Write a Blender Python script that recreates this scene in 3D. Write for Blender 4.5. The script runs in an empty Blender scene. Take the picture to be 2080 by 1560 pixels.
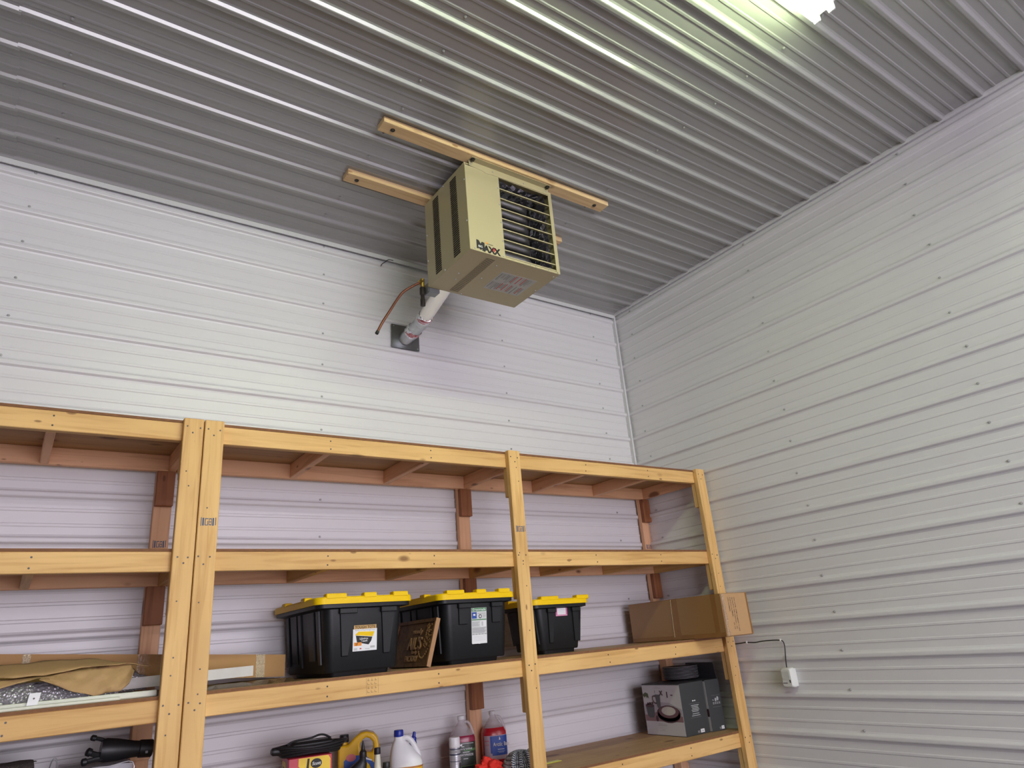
import bpy, bmesh, math, random
from mathutils import Vector, Matrix
random.seed(7)
C = bpy.context.scene.collection
SC = bpy.context.scene
H = 4.27                                   # ceiling height; right wall is x = 0, back wall is y = 0

# ------------------------------------------------------------------ camera, world, lights, exposure
def make_camera():
    yaw, pit, rol = 0.6366, 0.3549, -0.0871
    cy, sy, cp, sp = math.cos(yaw), math.sin(yaw), math.cos(pit), math.sin(pit)
    f = Vector((sy*cp, cy*cp, sp)); r = Vector((cy, -sy, 0)); u = r.cross(f)
    c, s = math.cos(rol), math.sin(rol)
    r2 = c*r + s*u; u2 = -s*r + c*u
    cam = bpy.data.cameras.new('camera'); o = bpy.data.objects.new('camera', cam); C.objects.link(o)
    cam.sensor_fit = 'HORIZONTAL'; cam.sensor_width = 36; cam.lens = 1395.8/2080*36
    m = Matrix((r2, u2, -f)).transposed().to_4x4(); m.translation = Vector((-4.334, -4.154, 1.479))
    o.matrix_world = m; SC.camera = o
make_camera()
w = bpy.data.worlds.new('world'); SC.world = w; w.use_nodes = True
w.node_tree.nodes['Background'].inputs[0].default_value = (.80, .82, 1.0, 1)
w.node_tree.nodes['Background'].inputs[1].default_value = 1.0
def area(name, loc, rot, sx, sy, power, col):
    l = bpy.data.lights.new(name, 'AREA'); l.shape = 'RECTANGLE'; l.size = sx; l.size_y = sy
    l.energy = power; l.color = col
    o = bpy.data.objects.new(name, l); o.location = loc; o.rotation_euler = rot; C.objects.link(o)
    return o
PI = math.pi
TUBE_EMIT = 46.0                             # the lamp in view
FAR_EMIT = 84.0                              # added cooler lamp, unseen behind the camera
area('added_door_daylight', (-3.2, -9.75, 1.75), (PI/2, 0, 0), 5.0, 3.3, 295, (.97, .89, 1.0))  # added daylight from an unseen door, for ribs, back wall and bays
SC.view_settings.view_transform = 'Standard'; SC.view_settings.look = 'None'
SC.view_settings.exposure = 0.28; SC.view_settings.gamma = 1.0; SC.view_settings.use_curve_mapping = False
SC.cycles.max_bounces = 8; SC.cycles.diffuse_bounces = 5; SC.cycles.glossy_bounces = 4
SC.cycles.sample_clamp_indirect = 6

# ------------------------------------------------------------------ materials
def new_mat(name):
    m = bpy.data.materials.new(name); m.use_nodes = True
    nt = m.node_tree; return m, nt, nt.nodes['Principled BSDF']
def node(nt, t, **kw):
    n = nt.nodes.new(t)
    for k, v in kw.items(): setattr(n, k, v)
    return n
def sr(r, g, b):                            # sRGB 0-255 to linear
    f = lambda c: (c/255/12.92) if c/255 <= .04045 else ((c/255+.055)/1.055)**2.4
    return (f(r), f(g), f(b), 1)
MATS = {}
def mat(name, col, rough=.5, metal=0, var=.06, scale=8, bump=0, bscale=60, spec=.5, emit=None, coat=0):
    if name in MATS: return MATS[name]
    m, nt, p = new_mat(name)
    p.inputs['Roughness'].default_value = rough; p.inputs['Metallic'].default_value = metal
    p.inputs['Specular IOR Level'].default_value = spec; p.inputs['Coat Weight'].default_value = coat
    tc = node(nt, 'ShaderNodeTexCoord'); nz = node(nt, 'ShaderNodeTexNoise')
    nz.inputs['Scale'].default_value = scale; nz.inputs['Detail'].default_value = 4
    nt.links.new(tc.outputs['Object'], nz.inputs['Vector'])
    mx = node(nt, 'ShaderNodeMix', data_type='RGBA'); c = Vector(col[:3])
    mx.inputs[6].default_value = (*(c*(1-var)), 1); mx.inputs[7].default_value = (*[min(1, x*(1+var)) for x in c], 1)
    nt.links.new(nz.outputs['Fac'], mx.inputs[0]); nt.links.new(mx.outputs[2], p.inputs['Base Color'])
    if bump:
        n2 = node(nt, 'ShaderNodeTexNoise'); n2.inputs['Scale'].default_value = bscale; n2.inputs['Detail'].default_value = 3
        b = node(nt, 'ShaderNodeBump'); b.inputs['Strength'].default_value = bump; b.inputs['Distance'].default_value = .01
        nt.links.new(tc.outputs['Object'], n2.inputs['Vector'])
        nt.links.new(n2.outputs['Fac'], b.inputs['Height']); nt.links.new(b.outputs['Normal'], p.inputs['Normal'])
    if emit: p.inputs['Emission Color'].default_value = (*emit[:3], 1); p.inputs['Emission Strength'].default_value = emit[3]
    MATS[name] = m; return m
def ramp(nt, pts):
    r = node(nt, 'ShaderNodeValToRGB'); e = r.color_ramp.elements
    e[0].position, e[0].color = pts[0]; e[1].position, e[1].color = pts[-1]
    for p, c in pts[1:-1]:
        x = e.new(p); x.color = c
    return r
def wood(name, light, dark, knot, rough=.55):
    m, nt, p = new_mat(name); p.inputs['Roughness'].default_value = rough
    p.inputs['Specular IOR Level'].default_value = .3
    tc = node(nt, 'ShaderNodeTexCoord'); oi = node(nt, 'ShaderNodeObjectInfo')
    ml = node(nt, 'ShaderNodeMath', operation='MULTIPLY'); ml.inputs[1].default_value = 37.0
    nt.links.new(oi.outputs['Random'], ml.inputs[0])
    add = node(nt, 'ShaderNodeVectorMath', operation='ADD')
    nt.links.new(tc.outputs['Object'], add.inputs[0]); nt.links.new(ml.outputs[0], add.inputs[1])
    def mapped(s):
        mp = node(nt, 'ShaderNodeMapping'); mp.inputs['Scale'].default_value = s
        nt.links.new(add.outputs[0], mp.inputs['Vector']); return mp.outputs[0]
    wv = node(nt, 'ShaderNodeTexNoise'); wv.inputs['Scale'].default_value = 1; wv.inputs['Detail'].default_value = 5
    wv.inputs['Distortion'].default_value = .6
    nt.links.new(mapped((2.2, 42, 42)), wv.inputs['Vector'])
    r1 = ramp(nt, [(.30, dark), (.52, light), (.75, light)])
    nt.links.new(wv.outputs['Fac'], r1.inputs[0])
    n2 = node(nt, 'ShaderNodeTexNoise'); n2.inputs['Scale'].default_value = 1; n2.inputs['Detail'].default_value = 2
    nt.links.new(mapped((1.3, 6, 6)), n2.inputs['Vector'])
    mx = node(nt, 'ShaderNodeMix', data_type='RGBA', blend_type='MULTIPLY')
    r2 = ramp(nt, [(.35, (.84, .80, .76, 1)), (.65, (1, 1, 1, 1))]); nt.links.new(n2.outputs['Fac'], r2.inputs[0])
    mx.inputs[0].default_value = 1
    nt.links.new(r1.outputs[0], mx.inputs[6]); nt.links.new(r2.outputs[0], mx.inputs[7])
    vo = node(nt, 'ShaderNodeTexVoronoi'); vo.inputs['Scale'].default_value = 1
    nt.links.new(mapped((4.2, 8.5, 8.5)), vo.inputs['Vector'])
    sep = node(nt, 'ShaderNodeSeparateColor'); nt.links.new(vo.outputs['Color'], sep.inputs[0])
    ma = node(nt, 'ShaderNodeMath', operation='MULTIPLY_ADD'); ma.inputs[1].default_value = .62; ma.inputs[2].default_value = -.27
    nt.links.new(sep.outputs[0], ma.inputs[0])            # per-knot size, many below zero
    sb = node(nt, 'ShaderNodeMath', operation='SUBTRACT'); nt.links.new(ma.outputs[0], sb.inputs[0]); nt.links.new(vo.outputs['Distance'], sb.inputs[1])
    rk = ramp(nt, [(.0, (0, 0, 0, 1)), (.10, (.9, .9, .9, 1))]); nt.links.new(sb.outputs[0], rk.inputs[0])
    mk = node(nt, 'ShaderNodeMix', data_type='RGBA'); mk.inputs[7].default_value = knot
    nt.links.new(rk.outputs[0], mk.inputs[0]); nt.links.new(mx.outputs[2], mk.inputs[6])
    nt.links.new(mk.outputs[2], p.inputs['Base Color'])
    v2 = node(nt, 'ShaderNodeTexVoronoi'); v2.inputs['Scale'].default_value = 1
    nt.links.new(mapped((9, 24, 24)), v2.inputs['Vector'])
    s2 = node(nt, 'ShaderNodeSeparateColor'); nt.links.new(v2.outputs['Color'], s2.inputs[0])
    m2 = node(nt, 'ShaderNodeMath', operation='MULTIPLY_ADD'); m2.inputs[1].default_value = .9; m2.inputs[2].default_value = -.66
    nt.links.new(s2.outputs[0], m2.inputs[0])
    d2 = node(nt, 'ShaderNodeMath', operation='SUBTRACT'); nt.links.new(m2.outputs[0], d2.inputs[0]); nt.links.new(v2.outputs['Distance'], d2.inputs[1])
    r3 = ramp(nt, [(.0, (0, 0, 0, 1)), (.08, (.8, .8, .8, 1))]); nt.links.new(d2.outputs[0], r3.inputs[0])
    mf = node(nt, 'ShaderNodeMix', data_type='RGBA'); mf.inputs[7].default_value = knot
    nt.links.new(r3.outputs[0], mf.inputs[0]); nt.links.new(mk.outputs[2], mf.inputs[6]); nt.links.new(mf.outputs[2], p.inputs['Base Color'])
    b = node(nt, 'ShaderNodeBump'); b.inputs['Strength'].default_value = .12; b.inputs['Distance'].default_value = .003
    nt.links.new(wv.outputs['Fac'], b.inputs['Height']); nt.links.new(b.outputs['Normal'], p.inputs['Normal'])
    MATS[name] = m; return m
PINE = wood('pine', (.78, .50, .20, 1), (.63, .36, .125, 1), (.22, .10, .035, 1))
PALE = wood('ceiling_lit_pine', (.82, .60, .34, 1), (.70, .47, .24, 1), (.30, .15, .06, 1))  # same pine, paled to carry the different light under the ceiling
LILACPINE = wood('lilac_lit_pine', (.82, .49, .29, 1), (.66, .36, .205, 1), (.20, .08, .04, 1))  # same pine, with the lilac light on the rear pieces put into its colour
RED = wood('red_fir', (.33, .13, .055, 1), (.24, .085, .035, 1), (.13, .045, .02, 1))
PLY = wood('plywood', (.46, .29, .145, 1), (.36, .215, .105, 1), (.16, .07, .03, 1))
PLYEDGE = mat('plywood_edge', (.20, .085, .035, 1), .8, var=.35, scale=40)
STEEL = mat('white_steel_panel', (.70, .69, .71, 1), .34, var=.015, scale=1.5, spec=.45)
CEIL = mat('shade_greyed_steel', (.34, .336, .334, 1), .17, var=.02, scale=1.5, spec=1.0)  # same white steel as the walls, greyed to hold the ceiling's shade
TRIM = mat('white_trim', (.66, .66, .67, 1), .4, var=.02)
SCREW = mat('screw_grey', (.42, .42, .42, 1), .4, .3)
DARKBOLT = mat('dark_bolt', (.05, .045, .04, 1), .4, .6)
CONC = mat('concrete', (.09, .088, .085, 1), .7, var=.15, scale=3, bump=.1)
BEIGE = mat('beige_enamel', sr(178, 166, 132), .42, var=.02, scale=3)
BLACKP = mat('black_plastic', (.009, .0095, .011, 1), .45, var=.08, scale=5, bump=.05, bscale=300, spec=.35)
YEL = mat('yellow_plastic', (.86, .55, .003, 1), .45, var=.03, spec=.25)
BLACK = mat('black_rubber', (.012, .012, .013, 1), .45)
INK = mat('black_ink', (.012, .011, .013, 1), .6, var=.02)
WHITE = mat('white_print', (.78, .78, .80, 1), .5, var=.01)
WHITEP = mat('white_plastic', (.76, .77, .78, 1), .35, var=.02)
GREYP = mat('grey_print', (.33, .33, .34, 1), .6)
REDP = mat('red_print', (.55, .03, .035, 1), .5)
ORG = mat('orange_print', (.80, .28, .02, 1), .5)
BLUE = mat('blue_print', (.02, .07, .34, 1), .45)
BLUEC = mat('blue_cap_plastic', (.012, .03, .30, 1), .35)
GREEN = mat('green_print', (.05, .22, .08, 1), .5)
STAMP = mat('blue_stamp_ink', (.05, .09, .17, 1), .7)
CARD = mat('cardboard', sr(172, 132, 82), .75, var=.06, scale=6)
TAPE = mat('brown_packing_tape', sr(140, 100, 56), .22, var=.08, scale=20, bump=.1, bscale=50)
TAPES = mat('shiny_clear_tape', sr(214, 194, 160), .15, .35, var=.2, scale=60, bump=.9, bscale=150)
KRAFT = mat('kraft_paper', sr(176, 143, 98), .8, var=.08, scale=7, bump=.35, bscale=22)
FOIL = mat('crinkled_foil', (.62, .62, .64, 1), .16, 1, var=.15, scale=20, bump=1.0, bscale=34)
GALV = mat('galvanised_steel', (.50, .51, .52, 1), .30, 1, var=.22, scale=25)
GALVD = mat('dull_galvanised_plate', (.24, .25, .26, 1), .38, 1, var=.35, scale=14)
TUBEM = mat('heat_exchanger_steel', (.20, .19, .21, 1), .33, .9, var=.15, scale=10)
COPPER = mat('copper', (.27, .11, .075, 1), .38, .85, var=.2, scale=25)
BRASS = mat('brass', (.40, .27, .07, 1), .35, .9)
IRON = mat('black_iron', (.035, .028, .025, 1), .5, .5)
ALU = mat('cast_aluminium', (.26, .27, .28, 1), .45, .7)
DGREY = mat('charcoal_card', (.040, .044, .047, 1), .5, var=.05)
PLUM = mat('plum_print', (.055, .02, .028, 1), .5)
def bubble_mat():
    m, nt, p = new_mat('bubble_wrap'); p.inputs['Base Color'].default_value = (.30, .29, .31, 1)
    p.inputs['Roughness'].default_value = .14; p.inputs['Metallic'].default_value = .35
    tc = node(nt, 'ShaderNodeTexCoord'); v = node(nt, 'ShaderNodeTexVoronoi'); v.inputs['Scale'].default_value = 85
    b = node(nt, 'ShaderNodeBump'); b.inputs['Strength'].default_value = 1; b.inputs['Distance'].default_value = .006; b.invert = True
    nt.links.new(tc.outputs['Object'], v.inputs['Vector']); nt.links.new(v.outputs['Distance'], b.inputs['Height'])
    nt.links.new(b.outputs['Normal'], p.inputs['Normal']); return m
BUBBLE = bubble_mat()
def clear_mat(name, col, mixf):
    m, nt, p = new_mat(name); p.inputs['Base Color'].default_value = col; p.inputs['Roughness'].default_value = .25
    t = node(nt, 'ShaderNodeBsdfTransparent'); t.inputs[0].default_value = (.92, .9, .9, 1)
    mx = node(nt, 'ShaderNodeMixShader'); mx.inputs[0].default_value = mixf
    nt.links.new(t.outputs[0], mx.inputs[1]); nt.links.new(p.outputs[0], mx.inputs[2])
    nt.links.new(mx.outputs[0], nt.nodes['Material Output'].inputs['Surface']); return m
CLEAR = clear_mat('translucent_jug_plastic', (.72, .68, .70, 1), .34)
POLY = clear_mat('clear_plastic_sheet', (.55, .55, .6, 1), .5)

# ------------------------------------------------------------------ object helpers
BASE = {}
def link_mesh(name, me, parent):
    o = bpy.data.objects.new(name, me); C.objects.link(o)
    if parent is not None:
        o.parent = parent; BASE[o.name] = BASE[parent.name]
        if parent.parent is not None: o.matrix_parent_inverse = parent.matrix_basis.inverted()
    else: BASE[o.name] = Vector((0, 0, 0))
    return o
def ob(name, bm, m, parent=None, smooth=False):
    b = BASE[parent.name] if parent is not None else Vector((0, 0, 0))
    if b.length > 0: bmesh.ops.translate(bm, verts=bm.verts, vec=-b)
    bmesh.ops.recalc_face_normals(bm, faces=bm.faces)
    me = bpy.data.meshes.new(name); bm.to_mesh(me); bm.free()
    for mm in (m if isinstance(m, (list, tuple)) else [m]): me.materials.append(mm)
    if smooth:
        for f in me.polygons: f.use_smooth = True
        me.set_sharp_from_angle(angle=math.radians(38))
    return link_mesh(name, me, parent)
def thing(name, label, cat, base=(0, 0, 0), rz=0, group=None, local=False):
    o = bpy.data.objects.new(name, None); o.empty_display_size = .1; C.objects.link(o)
    o.location = base; o.rotation_euler = (0, 0, rz); o['label'] = label; o['category'] = cat
    if group: o['group'] = group
    BASE[o.name] = Vector((0, 0, 0)) if local else Vector(base)
    return o
def tag(o, label, cat, group=None):
    o['label'] = label; o['category'] = cat
    if group: o['group'] = group
    return o
def struct_root(name, base=(0, 0, 0)):
    o = bpy.data.objects.new(name, None); o.empty_display_size = .1; C.objects.link(o); o.location = base
    o['kind'] = 'structure'; BASE[o.name] = Vector(base); return o
def stuff(o): o['kind'] = 'stuff'; return o
def B(): return bmesh.new()
def box(bm, a, b, bev=0, M=None, seg=1):
    a, b = Vector(a), Vector(b)
    r = bmesh.ops.create_cube(bm, size=1.0); vs = r['verts']
    for v in vs: v.co = Vector([(a[i]+b[i])/2 + v.co[i]*(b[i]-a[i]) for i in range(3)])
    if bev:
        es = list({e for v in vs for e in v.link_edges})
        bmesh.ops.bevel(bm, geom=es, offset=bev, segments=seg, affect='EDGES', profile=.5, clamp_overlap=True)
        if M is not None:
            seen = set(); st = [vs_ for vs_ in bm.verts if vs_.is_valid and vs_.index == -1]
    if M is not None and not bev: bmesh.ops.transform(bm, matrix=M, verts=vs)
    return bm
def loft(bm, rings, close=True, cap0=True, cap1=True):
    R = [[bm.verts.new(p) for p in ring] for ring in rings]
    n = len(R[0])
    for i in range(len(R)-1):
        for j in range(n if close else n-1):
            k = (j+1) % n
            bm.faces.new((R[i][j], R[i][k], R[i+1][k], R[i+1][j]))
    if cap0: bm.faces.new(list(reversed(R[0])))
    if cap1: bm.faces.new(R[-1])
    return bm
def lathe(bm, prof, c=(0, 0, 0), n=20, M=None):
    rings = []
    for r, z in prof:
        rings.append([Vector((r*math.cos(2*PI*j/n), r*math.sin(2*PI*j/n), z)) for j in range(n)])
    c = Vector(c); M = M or Matrix.Identity(4)
    rings = [[(M @ p) + c for p in ring] for ring in rings]
    return loft(bm, rings)
def axis_m(d):                                # matrix turning +Z to direction d
    return Vector(d).to_track_quat('Z', 'Y').to_matrix().to_4x4()
def smooth_path(pts, k=6):
    P = [Vector(p) for p in pts]; out = []
    for i in range(len(P)-1):
        p0 = P[max(i-1, 0)]; p1 = P[i]; p2 = P[i+1]; p3 = P[min(i+2, len(P)-1)]
        for s in range(k):
            t = s/k
            out.append(.5*((2*p1)+(p2-p0)*t+(2*p0-5*p1+4*p2-p3)*t*t+(3*p1-p0-3*p2+p3)*t**3))
    out.append(P[-1]); return out
def tube(bm, pts, r, n=10, k=6, closed=False):
    P = smooth_path(pts, k) if k > 1 else [Vector(p) for p in pts]
    rs = r if callable(r) else (lambda t: r)
    rings = []; up = None
    for i, p in enumerate(P):
        d = (P[min(i+1, len(P)-1)]-P[max(i-1, 0)]).normalized()
        if up is None: up = d.orthogonal().normalized()
        up = (up - d*up.dot(d)).normalized(); sd = d.cross(up)
        rr = rs(i/(len(P)-1))
        rings.append([p+(up*math.cos(2*PI*j/n)+sd*math.sin(2*PI*j/n))*rr for j in range(n)])
    return loft(bm, rings)
def rrect(wx, wy, r, z=0, n=5, cx=0, cy=0):
    pts = []
    for qx, qy, a0 in ((1, 1, 0), (-1, 1, 90), (-1, -1, 180), (1, -1, 270)):
        for i in range(n+1):
            a = math.radians(a0+90*i/n)
            pts.append(Vector((cx+qx*(wx/2-r)+r*math.cos(a), cy+qy*(wy/2-r)+r*math.sin(a), z)))
    return pts
def sup(hx, hy, z, e=3.2, n=24, cx=0, cy=0):  # superellipse ring
    out = []
    for j in range(n):
        a = 2*PI*j/n; c, s = math.cos(a), math.sin(a)
        out.append(Vector((cx+hx*math.copysign(abs(c)**(2/e), c), cy+hy*math.copysign(abs(s)**(2/e), s), z)))
    return out
BCACHE = {}
def board(name, a, b, m, parent, bev=.003):
    """a sawn board between two corners; its mesh runs along its own X so the grain follows it"""
    a, b = Vector(a), Vector(b); c = (a+b)/2; d = b-a
    ax = max(range(3), key=lambda i: d[i])
    if ax == 0: dims, rot = (d.x, d.y, d.z), (0, 0, 0)
    elif ax == 1: dims, rot = (d.y, d.x, d.z), (0, 0, PI/2)
    else: dims, rot = (d.z, d.y, d.x), (0, -PI/2, 0)
    key = (tuple(round(x, 4) for x in dims), m.name, bev)
    if key not in BCACHE:
        bm = B(); h = [x/2 for x in dims]
        box(bm, (-h[0], -h[1], -h[2]), h, min(bev, min(h)*.4)); bmesh.ops.recalc_face_normals(bm, faces=bm.faces)
        me = bpy.data.meshes.new(name); bm.to_mesh(me); bm.free(); me.materials.append(m); BCACHE[key] = me
    o = link_mesh(name, BCACHE[key], parent)
    o.location = c-(BASE[parent.name] if parent is not None else Vector((0, 0, 0))); o.rotation_euler = rot
    return o
class Frame:                                 # a plane for print: origin, right, up
    def __init__(s, o, u, v): s.o, s.u, s.v = Vector(o), Vector(u).normalized(), Vector(v).normalized(); s.n = s.u.cross(s.v)
    def p(s, x, y, h=0): return s.o+s.u*x+s.v*y+s.n*h
def flat(name, parent, m, polys, F, lift=.0005, th=.0005):
    bm = B()
    for pl in polys:
        loft(bm, [[F.p(x, y, lift) for x, y in pl], [F.p(x, y, lift+th) for x, y in pl]])
    return ob(name, bm, m, parent)
def rect(x0, y0, x1, y1): return [(x0, y0), (x1, y0), (x1, y1), (x0, y1)]
def ell(cx, cy, rx, ry, n=18, a0=0, a1=2*PI): return [(cx+rx*math.cos(a0+(a1-a0)*i/n), cy+ry*math.sin(a0+(a1-a0)*i/n)) for i in range(n)]
def text(name, parent, m, s, F, x, y, size, lift=.0012, align='CENTER', bold=0, shear=0, sx=1, th=.0003):
    cu = bpy.data.curves.new('t', 'FONT'); cu.body = s; cu.size = size; cu.align_x = align; cu.offset = bold*size; cu.shear = shear
    cu.resolution_u = 3
    t = bpy.data.objects.new('t', cu); C.objects.link(t)
    dg = bpy.context.evaluated_depsgraph_get(); me = bpy.data.meshes.new_from_object(t.evaluated_get(dg))
    bpy.data.objects.remove(t); bpy.data.curves.remove(cu)
    bm = B(); bm.from_mesh(me); bpy.data.meshes.remove(me)
    r = bmesh.ops.extrude_face_region(bm, geom=list(bm.faces))
    for v in [g for g in r['geom'] if isinstance(g, bmesh.types.BMVert)]: v.co.z += th
    for v in bm.verts: v.co = F.p(x+v.co.x*sx, y+v.co.y, lift+v.co.z)
    return ob(name, bm, m, parent)

# ------------------------------------------------------------------ room shell
PITCH = .2286
Z0, Y0 = 4.1865, -.255                       # first rib on the walls / on the ceiling
def ribs(lo, hi, first):
    """profile (s, height) of the ribbed sheet between lo and hi"""
    pts = []
    k0 = math.floor((first-hi)/PITCH)-1; k1 = math.ceil((first-lo)/PITCH)+1
    for k in range(k0, k1+1):
        c = first-PITCH*k
        for s, h in ((-.030, 0), (-.0205, .0034), (-.0115, .0174), (-.0070, .019), (.0070, .019), (.0115, .0174), (.0205, .0034), (.030, 0)): pts.append((c+s, h))
        for q in (PITCH/3, 2*PITCH/3):
            for s, h in ((-.010, 0), (-.0055, .0036), (.0055, .0036), (.010, 0)): pts.append((c+q+s, h))
    pts = sorted(p for p in pts if lo < p[0] < hi)
    return [(lo, 0)]+pts+[(hi, 0)]
def sheet_panels(root, first, lo, hi, place, t0, t1, m, off=.0):
    """panels four ribs wide; each laps over the next just past a rib"""
    edges = [hi]; k = 0
    e = first-.031
    while e > lo+.1:
        if e < hi-.05: edges.append(e)
        e -= PITCH*4
    edges.append(lo)
    for i in range(len(edges)-1):
        pr = ribs(edges[i+1]-.004, edges[i], first); lap = off+(.0012 if i % 2 else 0)
        bm = B()
        A = [bm.verts.new(place(s, t0, h+lap)) for s, h in pr]; Bv = [bm.verts.new(place(s, t1, h+lap)) for s, h in pr]
        for j in range(len(pr)-1): bm.faces.new((A[j], A[j+1], Bv[j+1], Bv[j]))
        ob('panel', bm, m, root)
wall_back = struct_root('wall_back'); wall_right = struct_root('wall_right'); ceiling = struct_root('ceiling')
sheet_panels(wall_back, Z0, 0, H, lambda s, t, h: (t, -h, s), -4.66, .02, STEEL)
sheet_panels(wall_back, Z0, 0, H, lambda s, t, h: (t, -h, s), -12, -4.655, STEEL, off=.0016)
sheet_panels(wall_right, Z0, 0, H, lambda s, t, h: (-h, t, s), -10, .02, STEEL)
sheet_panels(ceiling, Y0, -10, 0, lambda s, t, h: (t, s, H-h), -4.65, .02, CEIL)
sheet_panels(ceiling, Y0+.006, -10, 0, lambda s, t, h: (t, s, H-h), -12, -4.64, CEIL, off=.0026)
def screw_set(root, pts, d):
    bm = B()
    for p in pts: lathe(bm, [(.0085, 0), (.0085, .002), (.0055, .0022), (.0055, .007), (.003, .0085)], p, 6, axis_m(d))
    stuff(ob('panel_screws', bm, SCREW, root))
zs = [Z0+.034-PITCH*k for k in range(0, 18)]
screw_set(wall_back, [(x, -.001, z) for x in (-.30, -1.325, -2.825, -4.54, -6.05) for z in zs], (0, -1, 0))
screw_set(wall_right, [(-.001, y+.012*(i % 3-1)-(.004*i if y < -1 else -.003*i), z) for y in (-.20, -1.475, -2.69, -3.9, -5.1) for i, z in enumerate(zs)], (-1, 0, 0))
screw_set(ceiling, [(x+.01*(k % 2), Y0-.055-PITCH*k, H-.001) for x in (-1.40, -2.93, -4.455, -6.0) for k in range(0, 22)], (0, 0, -1))
def solid(name, a, b, m, bev=0):
    bm = B(); box(bm, a, b, bev); o = ob(name, bm, m); o['kind'] = 'structure'; return o
solid('floor', (-12.2, -10.2, -.1), (.2, .2, 0), CONC)
solid('wall_left', (-12.1, -10, 0), (-12, 0, H), mat('grey_side_wall', (.3, .3, .3, 1), .6))
wf = struct_root('wall_front', (-4.5, -10, 0))
for a, b in (((-12, -10.1, 0), (-5.9, -10, H)), ((-.5, -10.1, 0), (0, -10, H)), ((-5.9, -10.1, 3.5), (-.5, -10, H))):
    bm = B(); box(bm, a, b); ob('panel', bm, STEEL, wf)
# trims: corner post strip, ceiling J-trims
solid('trim_1', (-12, -.034, H-.052), (-.028, -.027, H-.018), TRIM)
solid('trim_2', (-.030, -10, H-.030), (-.022, -.02, H-.0005), TRIM)
solid('trim_3', (-.038, -.036, 0), (-.0200, -.001, H-.03), TRIM)
solid('trim_4', (-12, -.026, H-.005), (-.02, -.0005, H-.0005), TRIM)

# ------------------------------------------------------------------ storage shelving
SHZ = [2.493, 1.886, 1.276, .667]            # undersides of the four shelves' framing
D2 = .038; W2 = .089
YF = -.70                                     # front face of the front beams
def shelf_unit(base, label, posts, rear, x0, x1, joists, boards, stamps):
    t = thing('storage_shelf', label, 'shelf', base)
    for (a, b) in posts:
        pp = board('front_post', (a, YF-D2, 0), (b, YF, 2.598), PINE, t)
        if (a, b) in stamps: stamp(pp, (a+b)/2, YF-D2, 2.105, .9)
        for i, z in enumerate(SHZ):
            top = z; bot = max(z-(.185 if i < 9 else .2), 0)
            board('spacer_block', (a+.004, YF+.0005, bot), (b-.008, YF+D2, top), PINE, t)
    for a, b, st in rear:
        rp = board('rear_post', (a, -.058, 0), (b, -.0205, 2.582), LILACPINE, t)
        if st: stamp(rp, (a+b)/2, -.058, 2.105, .85)
        for i, z in enumerate(SHZ):
            board('spacer_block', (a, -.096, z-.19), (b, -.0585, z), RED if i < 2 or a > -3 and i < 3 and a < -1 else LILACPINE, t)
    for i, z in enumerate(SHZ):
        board('front_beam', (x0, YF, z), (x1, YF+D2, z+W2), PINE, t)
        board('rear_ledger', (x0, -.096, z), (x1, -.0585, z+W2), LILACPINE, t)
        for j in joists: board('joist', (j, YF+D2+.0005, z), (j+D2, -.0965, z+W2-.0005), LILACPINE if i == 0 else PINE, t)
        for (a, b) in boards:
            o = board('shelf_board', (a, YF-.001, z+W2), (b, -.0585, z+W2+.0125), PLY, t, bev=.001)
            bm = B(); box(bm, (a, YF-.0025, z+W2+.0005), (b, YF-.001, z+W2+.012)); ob('board_edge', bm, PLYEDGE, t)
    bm = B()
    for (a, b) in posts:
        for z in SHZ:
            for dx, dz in ((.018, .062), (.068, .060), (.042, .030)):
                lathe(bm, [(.0042, 0), (.0042, .0006)], (a+dx+random.uniform(-.006, .006), YF-D2-.0002, z+dz+random.uniform(-.004, .004)), 8, axis_m((0, -1, 0)))
        for k in range(7):
            lathe(bm, [(.0035, 0), (.0035, .0006)], (a+random.uniform(.02, .07), YF-D2-.0002, random.uniform(.7, 2.5)), 8, axis_m((0, -1, 0)))
    for z in SHZ:
        for j in joists:
            for dz in (.022, .066):
                lathe(bm, [(.0042, 0), (.0042, .0006)], (j+.02+random.uniform(-.006, .006), YF-.0002, z+dz), 8, axis_m((0, -1, 0)))
    stuff(ob('screw_heads', bm, DARKBOLT, t))
    return t
def stamp(parent, x, y, z, s):
    F = Frame((x, y-.0002, z), (1, 0, 0), (0, 0, 1)); k = s*.9
    R = [rect(-.040*k, -.020, -.036*k, .020), rect(-.031*k, -.018, -.023*k, .018), rect(.023*k, -.018, .031*k, .018), rect(.038*k, -.016, .042*k, .02),
         rect(-.018*k, .012, .0*k, .016), rect(-.018*k, -.014, -.014*k, .012), rect(-.004*k, -.014, 0, .004), rect(-.018*k, -.017, 0, -.014),
         rect(.004*k, .012, .019*k, .016), rect(.004*k, -.002, .019*k, .001), rect(.004*k, -.016, .019*k, -.012), rect(.004*k, -.012, .007*k, .012), rect(.016*k, -.012, .019*k, .012)]
    flat('ink_stamp', parent, STAMP, R, F, 0, .0004)
right_unit = shelf_unit((-1.85, -.38, 0), 'long right pine shelving unit with black totes, reaching the right wall',
    [(-3.669, -3.580), (-1.885, -1.796), (-.118, -.029)], [(-1.860, -1.771, 0), (-.084, -.004+(-.0), 1)], -3.669, -.030,
    [-3.63, -3.05, -2.44, -1.83, -1.235, -.63, -.070], [(-3.668, -1.23), (-1.2295, -.030)], [(-3.669, -3.580), (-1.885, -1.796)])
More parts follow.
